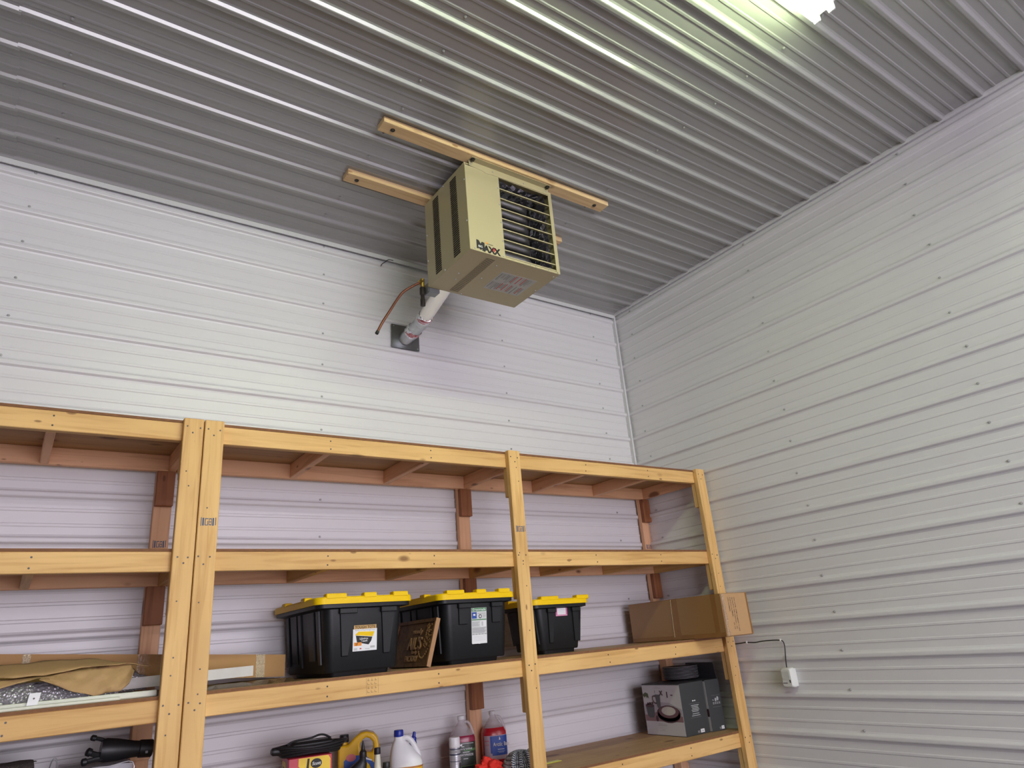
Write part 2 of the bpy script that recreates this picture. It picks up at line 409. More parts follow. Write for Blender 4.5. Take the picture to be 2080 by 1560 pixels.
left_unit = shelf_unit((-4.7, -.38, 0), 'left pine shelving unit holding kraft paper and a long carton',
    [(-5.72, -5.631), (-3.763, -3.674)], [(-5.70, -5.611, 0), (-3.764, -3.675, 1)], -5.72, -3.674,
    [-5.66, -4.91, -4.301, -3.714], [(-5.72, -3.674)], [])
# lumber grade mark and grade stamp on the third front beam
F = Frame((-2.80, YF-.0003, 1.322), (1, 0, 0), (0, 0, 1))
R = [rect(-.032, -.036, -.031, .036), rect(.031, -.036, .032, .036)]
for r in range(4):
    for c in range(3): R += [rect(-.026+c*.019, -.03+r*.018, -.026+c*.019+.012, -.028+r*.018), rect(-.026+c*.019+(.004 if r % 2 else .0), -.03+r*.018, -.024+c*.019+(.004 if r % 2 else .0), -.02+r*.018)]
flat('grade_mark', right_unit, mat('faded_ink', (.28, .17, .08, 1), .8), R, F, 0, .0003)

# ------------------------------------------------------------------ mounting boards and heater
ZB = 4.232
for (y0, y1, lab) in ((-1.352, -1.263, 'pine board under the ceiling at the front top of the heater'), (-.838, -.749, 'pine board under the ceiling behind the heater, nearer the back wall')):
    t = thing('mounting_board', lab, 'board', (-2.14, (y0+y1)/2, ZB), group=None)
    board('plank', (-2.985, y0, ZB), (-1.300, y1, H-.0005), PALE, t)
    for x in (-2.912, -1.394):
        bm = B(); lathe(bm, [(.014, 0), (.014, .002), (.009, .003), (.008, .008), (.004, .010)], (x, (y0+y1)/2, ZB), 12, axis_m((0, 0, -1))); ob('lag_bolt', bm, DARKBOLT, t, True)

def heater():
    x0, x1, y0, y1, z0, z1 = -2.432, -1.768, -1.290, -.785, 3.601, 4.213
    t = thing('unit_heater', 'beige gas unit heater hung from two pine boards under the ceiling', 'heater', ((x0+x1)/2, (y0+y1)/2, z0))
    e = .0015
    bm = B()                                                       # cabinet: sheet panels of 8 mm, open at the front right
    th = .008
    box(bm, (x0, y0+.001, z0), (x0+th, y1, z1), e); box(bm, (x1-th, y0+.001, z0), (x1, y1, z1), e)
    box(bm, (x0+.001, y0+.002, z0-.0005), (x1-.001, y1-.001, z0+th), e); box(bm, (x0+.001, y0+.002, z1-th), (x1-.001, y1-.001, z1), e)
    box(bm, (x0+.001, y1-th, z0), (x1-.001, y1, z1), e); box(bm, (-2.187, y0+.01, z0), (-2.181, y1, z1), 0)
    ob('cabinet', bm, BEIGE, t)
    bm = B(); xo = -2.185
    box(bm, (x0-.001, y0-.004, z0-.001), (xo, y0+.001, z1-.02), e)
    ob('front_panel', bm, BEIGE, t)
    bm = B()
    box(bm, (x1-.026, y0-.003, z0), (x1+.001, y0+.001, z1), .001); box(bm, (xo, y0-.003, z0-.001), (x1-.02, y0+.001, z0+.014), .001)
    box(bm, (xo, y0-.003, z1-.030), (x1-.02, y0+.001, z1), .001)
    ob('front_frame', bm, BEIGE, t)
    bm = B()
    loft(bm, [[Vector((x, yy, z)) for x, z in ((-2.40, 4.195), (-2.30, 4.186), (-2.285, 4.178), (-2.26, 4.178), (-2.235, 4.183), (-1.792, 4.188), (-1.792, ZB-.003), (-2.402, ZB-.003))] for yy in (y0-.0065, y0-.0042)])
    box(bm, (-2.402, y0-.046, ZB-.003), (-1.792, y0-.0042, ZB-.0003), 0)
    ob('mounting_bracket', bm, BEIGE, t)
    bm = B(); box(bm, (-2.402, y1-.03, z1), (-1.792, y1-.027, ZB-.0005), 0); box(bm, (-2.402, y1-.03, ZB-.003), (-1.792, y1+.02, ZB-.0005), 0)
    ob('mounting_bracket', bm, BEIGE, t)
    for x in (-2.385, -1.812):
        bm = B(); lathe(bm, [(.016, 0), (.016, .002), (.010, .003), (.010, .011), (.005, .013)], (x, y0-.026, ZB-.003), 12, axis_m((0, 0, -1))); ob('hanger_bolt', bm, DARKBOLT, t, True)
    # louvres in the side
    for ya, yb in ((-1.188, -1.114), (-.965, -.893)):
        bm = B(); bl = B(); n = 37
        for k in range(n):
            z = 3.635+k*.0148
            box(bm, (x0-.0012, ya, z), (x0+.001, yb, z+.0085))
            loft(bl, [[Vector((x0, yy, z+.0088)), Vector((x0-.005, yy, z+.0060)), Vector((x0-.005, yy, z+.0072)), Vector((x0, yy, z+.0112))] for yy in (ya, yb)])
        stuff(ob('vent_slots', bm, INK, t)); stuff(ob('vent_louvres', bl, BEIGE, t))
    bm = B(); bl = B()
    for k in range(42):
        y = -1.248+k*.0105
        box(bm, (-2.292, y, z0-.0016), (-2.232, y+.0042, z0+.001)); box(bl, (-2.294, y+.0046, z0-.004), (-2.230, y+.0062, z0))
    stuff(ob('vent_slots', bm, INK, t)); stuff(ob('vent_louvres', bl, BEIGE, t))
    # louvre blades across the opening
    for k, z in enumerate((4.185, 4.105, 4.033, 3.960, 3.887, 3.812, 3.738, 3.664, 3.622)):
        tilt = .50 if 0 < k < 8 else .60
        wd = .042 if 0 < k < 8 else .022
        dy, dz = math.cos(tilt)*wd, math.sin(tilt)*wd
        bm = B()
        def prof(x, s): return [Vector((x, y0+.004, z)), Vector((x, y0+.004+dy*s, z+dz*s)), Vector((x, y0+.004+dy*s, z+dz*s+.0012)), Vector((x, y0+.003, z+.006))]
        loft(bm, [prof(xo+.002, .35), prof(xo+.035, 1), prof(x1-.045, 1), prof(x1-.009, .6)])
        ob('louvre_blade', bm, BEIGE, t)
    # heat exchanger tubes, U-bent at the right
    for k in range(7):
        z = 4.10-k*.078
        bm = B()
        pts = [(xo+.004, -1.17, z), (-2.0, -1.17, z), (-1.94, -1.168, z), (-1.90, -1.14, z+.004), (-1.885, -1.08, z+.010), (-1.90, -1.02, z+.014), (-1.94, -.99, z+.016), (-2.17, -.985, z+.016)]
        tube(bm, pts, .030, 14, 4); ob('heat_exchanger_tube', bm, TUBEM, t, True)
    # foil-faced insulation on right side, roof and floor of the opening
    rnd = random.Random(3)
    def foil(name, o, u, v, nu, nv, amp):
        bm = B(); o, u, v = Vector(o), Vector(u), Vector(v); nn = u.cross(v).normalized()
        g = [[bm.verts.new(o+u*(i/nu)+v*(j/nv)+nn*rnd.uniform(0, amp)) for j in range(nv+1)] for i in range(nu+1)]
        for i in range(nu):
            for j in range(nv): bm.faces.new((g[i][j], g[i+1][j], g[i+1][j+1], g[i][j+1]))
        ob(name, bm, FOIL, t)
    foil('foil_lining', (x1-.022, y1-.05, z0+.02), (0, -.42, 0), (0, 0, .58), 9, 14, .020)
    foil('foil_lining', (xo+.01, y1-.05, z1-.012), (.37, 0, 0), (0, -.42, 0), 12, 9, .022)
    foil('foil_lining', (xo+.01, y1-.05, z0+.014), (.37, 0, 0), (0, -.42, 0), 12, 9, .012)
    foil('foil_lining', (xo+.01, y1-.02, z0+.02), (.37, 0, 0), (0, 0, .57), 10, 12, .012)
    # screws
    bm = B()
    for x in (-2.40, -2.20): lathe(bm, [(.005, 0), (.004, .003)], (x, y0-.004, z0+.012), 8, axis_m((0, -1, 0)))
    for z in (3.72, 3.85, 3.98, 4.10): lathe(bm, [(.005, 0), (.004, .003)], (-2.196, y0-.004, z), 8, axis_m((0, -1, 0)))
    for x in (-2.39, -2.23, -1.99, -1.81): lathe(bm, [(.005, 0), (.004, .003)], (x, y0-.0065, 4.206), 8, axis_m((0, -1, 0)))
    for x in (-2.0, -1.96, -1.86, -1.785): lathe(bm, [(.004, 0), (.0035, .0025)], (x, y0-.003, z0+.007), 8, axis_m((0, -1, 0)))
    for y, z in ((-1.278, 4.09), (-1.278, 3.80), (-1.03, 4.20), (-1.0, 3.612), (-.80, 3.97), (-.80, 3.78)): lathe(bm, [(.006, 0), (.005, .004)], (x0, y, z), 8, axis_m((-1, 0, 0)))
    for x, y in ((-2.19, -1.20), (-2.19, -1.03), (-2.35, -1.02), (-2.33, -.95), (-2.2, -.80), (-1.79, -1.25), (-1.785, -1.05)): lathe(bm, [(.006, 0), (.005, .004)], (x, y, z0), 8, axis_m((0, 0, -1)))
    stuff(ob('cabinet_screws', bm, SCREW, t))
    # warning label under the cabinet
    bm = B(); box(bm, (-2.118, -1.157, z0-.0012), (-1.849, -.935, z0-.0002)); lb = ob('warning_label', bm, mat('silver_label', (.46, .46, .44, 1), .5), t)
    F = Frame((-2.118, -.935, z0-.0012), (0, -1, 0), (1, 0, 0))
    F.n = Vector((0, 0, -1)); rn = random.Random(5)
    F = Frame((-2.118, -1.157, z0-.0012), (0, 1, 0), (1, 0, 0))     # print runs along the depth
    bars = []; reds = []
    for c in range(2):
        xa = .008+c*.110
        for r in range(21):
            y = .010+r*.012
            if (r+c*3) in (9, 15, 21, 12): reds.append(rect(xa, y, xa+.085, y+.006))
            elif rn.random() < .88: bars.append(rect(xa+rn.uniform(0, .01), y, xa+rn.uniform(.06, .1), y+rn.choice((.003, .006, .007))))
    F.n = Vector((0, 0, -1))
    flat('label_text', lb, mat('grey_label_print', (.22, .23, .23, 1), .6), bars, F, 0, .0003); flat('label_red_bars', lb, REDP, reds, F, 0, .0004)
    # brand logo on the front panel
    F = Frame((-2.387, y0-.0041, 3.617), (1, 0, 0), (0, 0, 1))
    fp = t
    flat('logo', fp, INK, [[(0, 0), (.013, 0), (.013, .008), (.022, -.003), (.030, -.004), (.038, .004), (.038, -.008), (.056, -.009), (.056, .050), (.038, .053), (.028, .038), (.017, .058), (0, .060)]], F, 0)
    text('logo', fp, INK, 'AXX', F, .106, -.007, .058, .0003, 'CENTER', .055, 0, .92)
    text('logo_lettering', fp, WHITE, 'BIG', F, .026, .012, .019, .0009, 'CENTER', .02)
    text('logo_lettering', fp, INK, 'Mr.Heater', F, .094, .046, .011, .0003, 'CENTER', .01)
    flat('logo_flame', fp, ORG, [[(.064, .050), (.070, .047), (.078, .050), (.079, .058), (.074, .054), (.071, .063), (.068, .055), (.064, .060)]], F, .0005)
    flat('logo_flame', fp, REDP, [[(.113, .018), (.121, .003), (.129, .016), (.121, .034)]], F, .0009)
    # gas train at the back left
    bm = B(); tube(bm, [(-2.447, -.725, 3.664), (-2.50, -.715, 3.628), (-2.565, -.705, 3.575), (-2.61, -.70, 3.510), (-2.662, -.70, 3.419), (-2.71, -.70, 3.335), (-2.745, -.70, 3.262)], .0085, 10, 5); ob('copper_gas_line', bm, COPPER, t, True)
    bm = B(); lathe(bm, [(.011, 0), (.011, .018), (.008, .020)], (-2.742, -.70, 3.268), 10, axis_m((-.43, 0, -.9))); ob('end_cap', bm, BLACK, t, True)
    bm = B(); lathe(bm, [(.014, -.03), (.014, .03), (.010, .034)], (-2.440, -.725, 3.655), 8); lathe(bm, [(.016, -.012), (.016, .012)], (-2.452, -.725, 3.660), 6, axis_m((-1, 0, -.5))); ob('brass_fitting', bm, BRASS, t)
    bm = B(); lathe(bm, [(.016, 0), (.016, .045), (.013, .05), (.013, .075), (.018, .08), (.018, .125), (.014, .13)], (-2.442, -.725, 3.495), 10); ob('drip_leg', bm, IRON, t, True)
    bm = B(); tube(bm, [(-2.440, -.727, 3.60), (-2.41, -.735, 3.62), (-2.38, -.75, 3.63)], .012, 8, 3); ob('gas_pipe', bm, IRON, t, True)
    bm = B(); box(bm, (-2.428, -.783, 3.575), (-2.345, -.715, 3.645), .008); lathe(bm, [(.022, 0), (.022, .03), (.018, .034)], (-2.40, -.72, 3.61), 12, axis_m((-.3, 1, 0))); ob('gas_valve', bm, ALU, t)
    return t
heater()
bm = B(); tube(bm, [(-2.42, -.072, 4.13), (-2.40, -.055, 4.165), (-2.375, -.045, 4.19), (-2.34, -.035, 4.225), (-2.30, -.034, 4.23)], .003, 6, 5)
tag(ob('thin_wire', bm, BLACK, None, True), 'thin black wire poking from the ceiling trim beside the heater', 'wire')

def vent():
    t = thing('vent_pipe', 'insulated metal vent pipe from the heater into a square wall plate', 'pipe', (-2.21, -.05, 3.60))
    bm = B(); box(bm, (-2.322, -.024, 3.520), (-2.100, -.0215, 3.703), 0); pl = ob('wall_plate', bm, GALVD, t)
    for k, (x, z) in enumerate(((-2.305, 3.69), (-2.115, 3.535))):
        bm = B(); lathe(bm, [(.005, 0), (.004, .003)], (x, -.024, z), 8, axis_m((0, -1, 0))); ob('plate_screw', bm, SCREW, t)
    A, E, Z = Vector((-2.212, -.02, 3.603)), Vector((-2.205, -.255, 3.628)), Vector((-2.295, -.7835, 3.654))
    r = .050
    def seg(name, p, q, r0, r1, m, ext=()):
        bm = B(); p, q = Vector(p), Vector(q); d = (q-p); L = d.length
        lathe(bm, [(r0, 0), (r0, L*.03), (r0*1.03, L*.05), (r0, L*.07), (r1, L*.95), (r1*1.0, L)], p, 24, axis_m(d)); ob(name, bm, m, t, True)
    seg('collar', A, A.lerp(E, .50), .053, .052, GALV)
    seg('elbow_section', A.lerp(E, .48), E, .050, .050, GALV)
    seg('elbow_section', E, E.lerp(Z, .2), .051, .050, GALV)
    seg('duct', E.lerp(Z, .18), Z, .049, .049, mat('bright_duct_metal', (.80, .76, .70, 1), .22, 1, var=.06))
    bm = B(); tube(bm, [A.lerp(E, .97), E, E.lerp(Z, .03)], .0515, 24, 4); ob('elbow_joint', bm, GALV, t, True)
    def wrap(p, d, rr, wd, seed):
        rn = random.Random(seed); M = axis_m(d); bm = B(); n = 26; rings = []
        for i in range(4):
            rings.append([Vector(p)+(M @ Vector(((rr+rn.uniform(-.001, .003))*math.cos(2*PI*j/n), (rr+rn.uniform(-.001, .003))*math.sin(2*PI*j/n), wd*(i/3-.5)+rn.uniform(-.005, .005)))) for j in range(n)])
        loft(bm, rings); o = ob('foil_tape', bm, mat('foil_tape', (.72, .72, .74, 1), .2, 1, var=.1, bump=.8, bscale=60), t)
        bm = B()
        for q in (-.28, .05, .3):
            rr2 = rr+.0035; a0 = rn.uniform(3.0, 4.0); pr = []
            for s in range(7):
                a = a0+s*.22
                pr.append([Vector(p)+(M @ Vector((rr2*math.cos(a), rr2*math.sin(a), wd*q+s*.0015+dd))) for dd in (0, .006)]+[Vector(p)+(M @ Vector(((rr2+.0006)*math.cos(a), (rr2+.0006)*math.sin(a), wd*q+s*.0015+dd))) for dd in (.006, 0)])
            loft(bm, pr)
            a0 += 1.9; pr = []
            for s in range(6):
                a = a0+s*.22
                pr.append([Vector(p)+(M @ Vector((rr2*math.cos(a), rr2*math.sin(a), wd*q+dd))) for dd in (0, .006)]+[Vector(p)+(M @ Vector(((rr2+.0006)*math.cos(a), (rr2+.0006)*math.sin(a), wd*q+dd))) for dd in (.006, 0)])
            loft(bm, pr)
        ob('red_tape_print', bm, REDP, o)
    wrap(A.lerp(E, .52), E-A, .0545, .060, 1); wrap(E.lerp(Z, .17), Z-E, .0525, .062, 2)
    return t
vent()

# ------------------------------------------------------------------ ceiling strip light
def strip_light():
    t = thing('strip_light', 'lit fluorescent ceiling strip light with bare tubes at the top edge', 'light', (-2.73, -3.11, H-.02))
    bm = B()
    loft(bm, [[Vector((x, -3.11+a, z)) for a, z in ((-.055, 4.200), (-.03, 4.185), (.03, 4.185), (.055, 4.200), (.045, 4.2505), (-.045, 4.2505))] for x in (-3.98, -1.50)])
    ob('housing', bm, WHITEP, t)
    em = mat('glowing_tube', (.9, .95, .85, 1), .3, emit=(.83, 1.0, .58, TUBE_EMIT))
    for xa, xb in ((-2.735, -1.535), (-3.955, -2.755)):
        for y in (-3.072, -3.148):
            bm = B(); lathe(bm, [(.010, 0), (.0185, .006), (.0185, xb-xa-.006), (.010, xb-xa)], (xa, y, 4.150), 16, axis_m((1, 0, 0))); ob('fluorescent_tube', bm, em, t, True)
            for x, s in ((xa, -1), (xb, 1)):
                bm = B(); box(bm, (min(x, x+s*.014), y-.017, 4.128), (max(x, x+s*.014), y+.017, 4.190), .004); ob('lamp_holder', bm, WHITEP, t)
    return t
near_lamp = strip_light()
def lamp_copy(loc, label):
    r = near_lamp.copy(); C.objects.link(r); r.location = loc; r['label'] = label
    for ch in near_lamp.children:
        c = ch.copy(); C.objects.link(c); c.parent = r
        if ch.name.startswith('fluorescent_tube'):
            c.data = ch.data.copy(); c.data.materials[0] = mat('added_cool_tube', (.9, .9, .95, 1), .3, emit=(.97, .92, 1.0, FAR_EMIT))
lamp_copy((-2.0, -6.9, H-.02), 'added fluorescent strip light on the ceiling, unseen behind the camera')  # unseen lamp added to light the ceiling ribs and back wall

# ------------------------------------------------------------------ storage totes
def tote(label, loc, wl, dl, h, wb, db, wt, dt, ribx, ribz, lugs, foot=.020):
    """wl,dl lid; wb,db body bottom; wt,dt body top; origin at bottom centre, front towards -Y"""
    t = thing('storage_tote', label, 'tote', loc, 0, 'black storage totes with yellow lids', True)
    n = 6; r = .045; ht = h-.034
    bm = B()
    loft(bm, [rrect(wb-.012, db-.012, r*.8, foot, n), rrect(wb, db, r, foot+.008, n), rrect(wt, dt, r, ht-.02, n), rrect(wt, dt, r, ht, n)])
    ob('body', bm, BLACKP, t, True)
    bm = B(); loft(bm, [rrect(wb*.80, db*.86, r*.5, .0003, n), rrect(wb*.82, db*.88, r*.5, foot+.004, n)]); ob('foot', bm, BLACKP, t, True)
    bm = B(); loft(bm, [rrect(wt+.012, dt+.012, r, ht-.028, n), rrect(wl-.018, dl-.018, r, ht-.022, n), rrect(wl-.018, dl-.018, r, ht, n)]); ob('rim', bm, BLACKP, t, True)
    bm = B()
    loft(bm, [rrect(wl, dl, r+.004, ht-.004, n), rrect(wl, dl, r+.004, h-.010, n), rrect(wl-.012, dl-.012, r, h-.004, n), rrect(wl-.06, dl-.06, r, h-.004, n), rrect(wl-.075, dl-.075, r, h-.014, n)])
    ob('lid', bm, YEL, t, True)
    for a, b in lugs:
        bm = B(); box(bm, (a, -dl/2-.002, h-.014), (b, -dl/2+.045, h+.012), .004); ob('lid_lug', bm, YEL, t)
        bm = B(); box(bm, (a, dl/2-.045, h-.014), (b, dl/2+.002, h+.012), .004); ob('lid_lug', bm, YEL, t)
    for yy in (-dl*.22, dl*.22):
        bm = B(); box(bm, (-wl/2-.002, yy-.03, h-.014), (-wl/2+.04, yy+.03, h+.008), .004); ob('lid_lug', bm, YEL, t)
    H0, H1 = foot+.008, ht-.02
    def fy(z): return -(db+(dt-db)*(z-H0)/(H1-H0))/2
    def fx(z): return (wb+(wt-wb)*(z-H0)/(H1-H0))/2
    for xa, xb, xc, xd in ribx:                                    # tapered raised straps: top left/right, bottom left/right
        zt, zb = ht-.024, ribz
        bm = B()
        q = [(xa, zt), (xb, zt), (xd, zb), (xc, zb)]
        loft(bm, [[Vector((x, fy(z)+.002, z)) for x, z in q], [Vector((x+(.003 if x in (xa, xc) else -.003), fy(z)-.0085, z+(.004 if z == zb else 0))) for x, z in q]])
        ob('front_strap', bm, BLACKP, t)
        bm = B(); box(bm, (xa-.004, -dt/2-.018, ht-.052), (xb+.004, -dt/2+.002, ht-.026), .003); ob('latch_tab', bm, BLACKP, t)
    for yy, wv, zb in ((-.36*dt, .022, .06), (-.20*dt, .05, .08), (.06*dt, .022, .05), (.20*dt, .05, .07), (.36*dt, .022, .06)):
        q = [(yy-wv, ht-.03), (yy+wv, ht-.03), (yy+wv*.7, zb), (yy-wv*.7, zb)]
        for s in (-1, 1):
            bm = B(); loft(bm, [[Vector((s*(fx(z)-.002), y, z)) for y, z in q], [Vector((s*(fx(z)+.008), y*.995, z)) for y, z in q]])
            ob('side_rib', bm, BLACKP, t)
    ang = math.atan2((dt-db)/2, H1-H0)
    def frame(x, z): return Frame((x, fy(z)-.0006, z), (1, 0, 0), (0, -math.sin(ang), math.cos(ang)))
    return t, frame
TZ = 1.3778
# tote with a square picture label
t1, fr = tote('black tote with yellow lid beside the long carton, square picture label', (-2.838, -.385, TZ), .53, .70, .376, .385, .60, .425, .645,
     [(-.137, -.050, -.122, -.086), (.086, .167, .100, .137)], .090, [(-.215, -.108), (-.016, .054), (.145, .231)])
F = fr(-.062, .110)
lb = flat('label', t1, WHITE, [rect(0, 0, .129, .104), rect(.004, .104, .125, .122)], F, .0002, .0006)
flat('label_band', lb, ORG if False else mat('tan_orange_print', (.52, .32, .12, 1), .5), [rect(.004, .1035, .125, .1225)], F, .0009)
text('label_title', lb, mat('dark_brown_print', (.10, .05, .02, 1), .6), 'TOUGH TOTE', F, .0645, .1065, .0185, .0016, bold=.02, sx=.93)
text('label_text', lb, GREYP, 'Reinforced Dual Storage Totes', F, .0645, .0955, .0085, .001)
flat('label_picture', lb, YEL, [[(.010, .076), (.030, .092), (.116, .089), (.106, .066), (.085, .068)]], F, .0009)
flat('label_picture', lb, INK, [[(.015, .074), (.085, .066), (.104, .064), (.098, .045), (.084, .028), (.022, .042)]], F, .0009)
text('label_text', lb, WHITE, 'Lifetime', F, .058, .0535, .014, .0016, bold=.02)
text('label_text', lb, WHITE, 'Tough', F, .060, .0425, .014, .0016, bold=.02)
flat('label_picture', lb, ORG, [rect(.006, .025, .046, .041)], F, .0012)
text('label_text', lb, INK, '27', F, .02, .028, .014, .0018, bold=.02)
flat('label_barcode', lb, GREYP, [rect(.094+i*.0028, .012, .0955+i*.0028, .022) for i in range(9)]+[rect(.006, .010, .024, .013), rect(.006, .005, .024, .007), rect(.066, .008, .09, .010)], F, .0009)
flat('label_picture', lb, REDP, [rect(.037, .009, .046, .014)], F, .0012)
# tote with a tall paper label
t2, fr = tote('black tote with yellow lid behind the carved wooden plaque, tall label', (-2.158, -.375, TZ), .515, .70, .372, .395, .60, .425, .645,
     [(-.127, -.052, -.124, -.066), (.091, .160, .095, .150)], .200, [(-.208, -.096), (-.016, .050), (.135, .214)])
F = fr(-.040, .094)
lb = flat('label', t2, mat('silver_white_label', (.62, .63, .64, 1), .4), [[(0, .192), (0, .006), (.012, .001), (.03, .005), (.05, 0), (.075, .004), (.101, .002), (.101, .192)]], F, .0002, .0006)
flat('label_band', lb, GREEN, [rect(.002, .173, .099, .191), rect(.002, .126, .099, .131)], F, .0009)
text('label_title', lb, WHITE, 'Greenmade', F, .0505, .1765, .0185, .0016, bold=.02, sx=1.0)
flat('label_panel', lb, BLUE, [rect(.003, .135, .035, .169)], F, .0009)
flat('label_panel', lb, WHITE, [rect(.012, .150, .026, .160), rect(.002, .002, .099, .048), rect(.058, .090, .096, .122)], F, .0012)
flat('label_emblem', lb, INK, [ell(.058, .146, .010, .011)], F, .0009)
flat('label_emblem', lb, WHITE, [ell(.058, .146, .0055, .0065)], F, .0015)
bars = [rect(.040, .160, .095, .163), rect(.074, .152, .096, .154), rect(.074, .146, .096, .148), rect(.074, .140, .094, .142)]
bars += [rect(.004, .115-.005*i, .052-.004*(i % 3), .1168-.005*i) for i in range(5)]+[rect(.004, .084-.005*i, .096-.006*(i % 3), .0865-.005*i) for i in range(6)]
bars += [rect(.004+.02*i, .0495, .018+.02*i, .0535) for i in range(5)]+[rect(.066+.004*i, .094, .068+.004*i, .117) for i in range(3)]+[rect(.010, .040-.007*i, .09, .0406-.007*i) for i in range(4)]
flat('label_text', lb, GREYP, bars, F, .0014)
# smaller tote with a pink-framed label
t3, fr = tote('smaller black tote with yellow lid right of the middle post, pink label', (-1.462, -.40, TZ), .465, .40, .325, .31, .30, .375, .34,
     [(-.106, -.045, -.098, -.068), (.092, .150, .104, .150)], .060, [(-.165, -.026), (.122, .225)])
F = fr(-.036, .216)
lb = flat('label', t3, mat('pink_print', (.62, .14, .33, 1), .5), [rect(0, 0, .093, .060)], F, .0002, .0006)
flat('label_panel', lb, WHITE, [rect(.012, .009, .081, .051)], F, .001)
flat('label_text', lb, mat('pale_lilac_print', (.52, .50, .60, 1), .6), [rect(.02, .036-.008*i, .072, .0375-.008*i) for i in range(3)], F, .0016)
flat('label_dots', lb, WHITE, [rect(.006+.009*i, .0535, .010+.009*i, .0575) for i in range(10)]+[rect(.006+.009*i, .0025, .010+.009*i, .0065) for i in range(10)], F, .001)

# ------------------------------------------------------------------ carved plaque leaning on the middle tote
def plaque():
    t = thing('carved_plaque', 'brown carved wooden plaque with raised lettering leaning against a tote', 'plaque', (-2.44, -.45, TZ))
    L = .46; up = Vector((.073, 0, .2425)).normalized(); hh = .252; n = Vector((-up.z, 0, up.x)); yv = Vector((0, -1, 0))
    o = Vector((-2.478, -.68+L, TZ+.005))        # far bottom corner; print runs towards the viewer
    F = Frame(o, yv, up); F.n = n
    BR = wood('walnut_brown', (.17, .085, .035, 1), (.085, .04, .018, 1), (.05, .02, .01, 1)); BR2 = mat('plaque_edge', (.36, .19, .085, 1), .6, var=.1)
    def slab(name, pl, h0, h1, m):
        bm = B(); loft(bm, [[F.p(x, y, h0) for x, y in pl], [F.p(x, y, h1) for x, y in pl]]); return ob(name, bm, m, t)
    slab('backing', rect(0, 0, L, hh), -.017, .0, BR)
    slab('frame_rail', rect(0, 0, L, .020), 0, .007, BR); slab('frame_rail', rect(0, hh-.018, L, hh), 0, .007, BR)
    slab('frame_rail', rect(L-.014, .02, L, hh-.018), 0, .006, BR2); slab('frame_rail', rect(0, .02, .014, hh-.018), 0, .007, BR)
    bm = B(); a = .0006
    loft(bm, [[F.p(L+a, y, h) for y, h in ((0, -.017), (hh, -.017), (hh, .007), (0, .007))], [F.p(L+a+.0015, y, h) for y, h in ((0, -.017), (hh, -.017), (hh, .007), (0, .007))]]); ob('bright_edge', bm, BR2, t)
    LT = mat('carved_letter', (.26, .135, .055, 1), .4)
    text('lettering', t, LT, 'woody', F, .265, .176, .040, .0, th=.006, align='CENTER', bold=.01)
    text('lettering', t, LT, "AIL'S", F, .262, .092, .092, .0, th=.008, align='CENTER', bold=.012, sx=.85)
    text('lettering', t, LT, 'handy', F, .27, .070, .026, .0, th=.005, align='CENTER', bold=.01)
    text('lettering', t, LT, 'FACTORY', F, .25, .028, .044, .0, th=.006, align='CENTER', bold=.01, sx=.75)
    rn = random.Random(8); bm = B()
    for k in range(70):
        x, y = rn.uniform(.36, .44), rn.uniform(.10, .225)
        lathe(bm, [(.005, -.001), (.004, .003), (.001, .005)], F.p(x, y, 0), 6, axis_m(n))
    for k in range(14): lathe(bm, [(.007, -.001), (.005, .003), (.001, .005)], F.p(.30+.01*k, .105-.06*math.sin(k*.24), 0), 6, axis_m(n))
    stuff(ob('carved_leaves', bm, LT, t))
plaque()

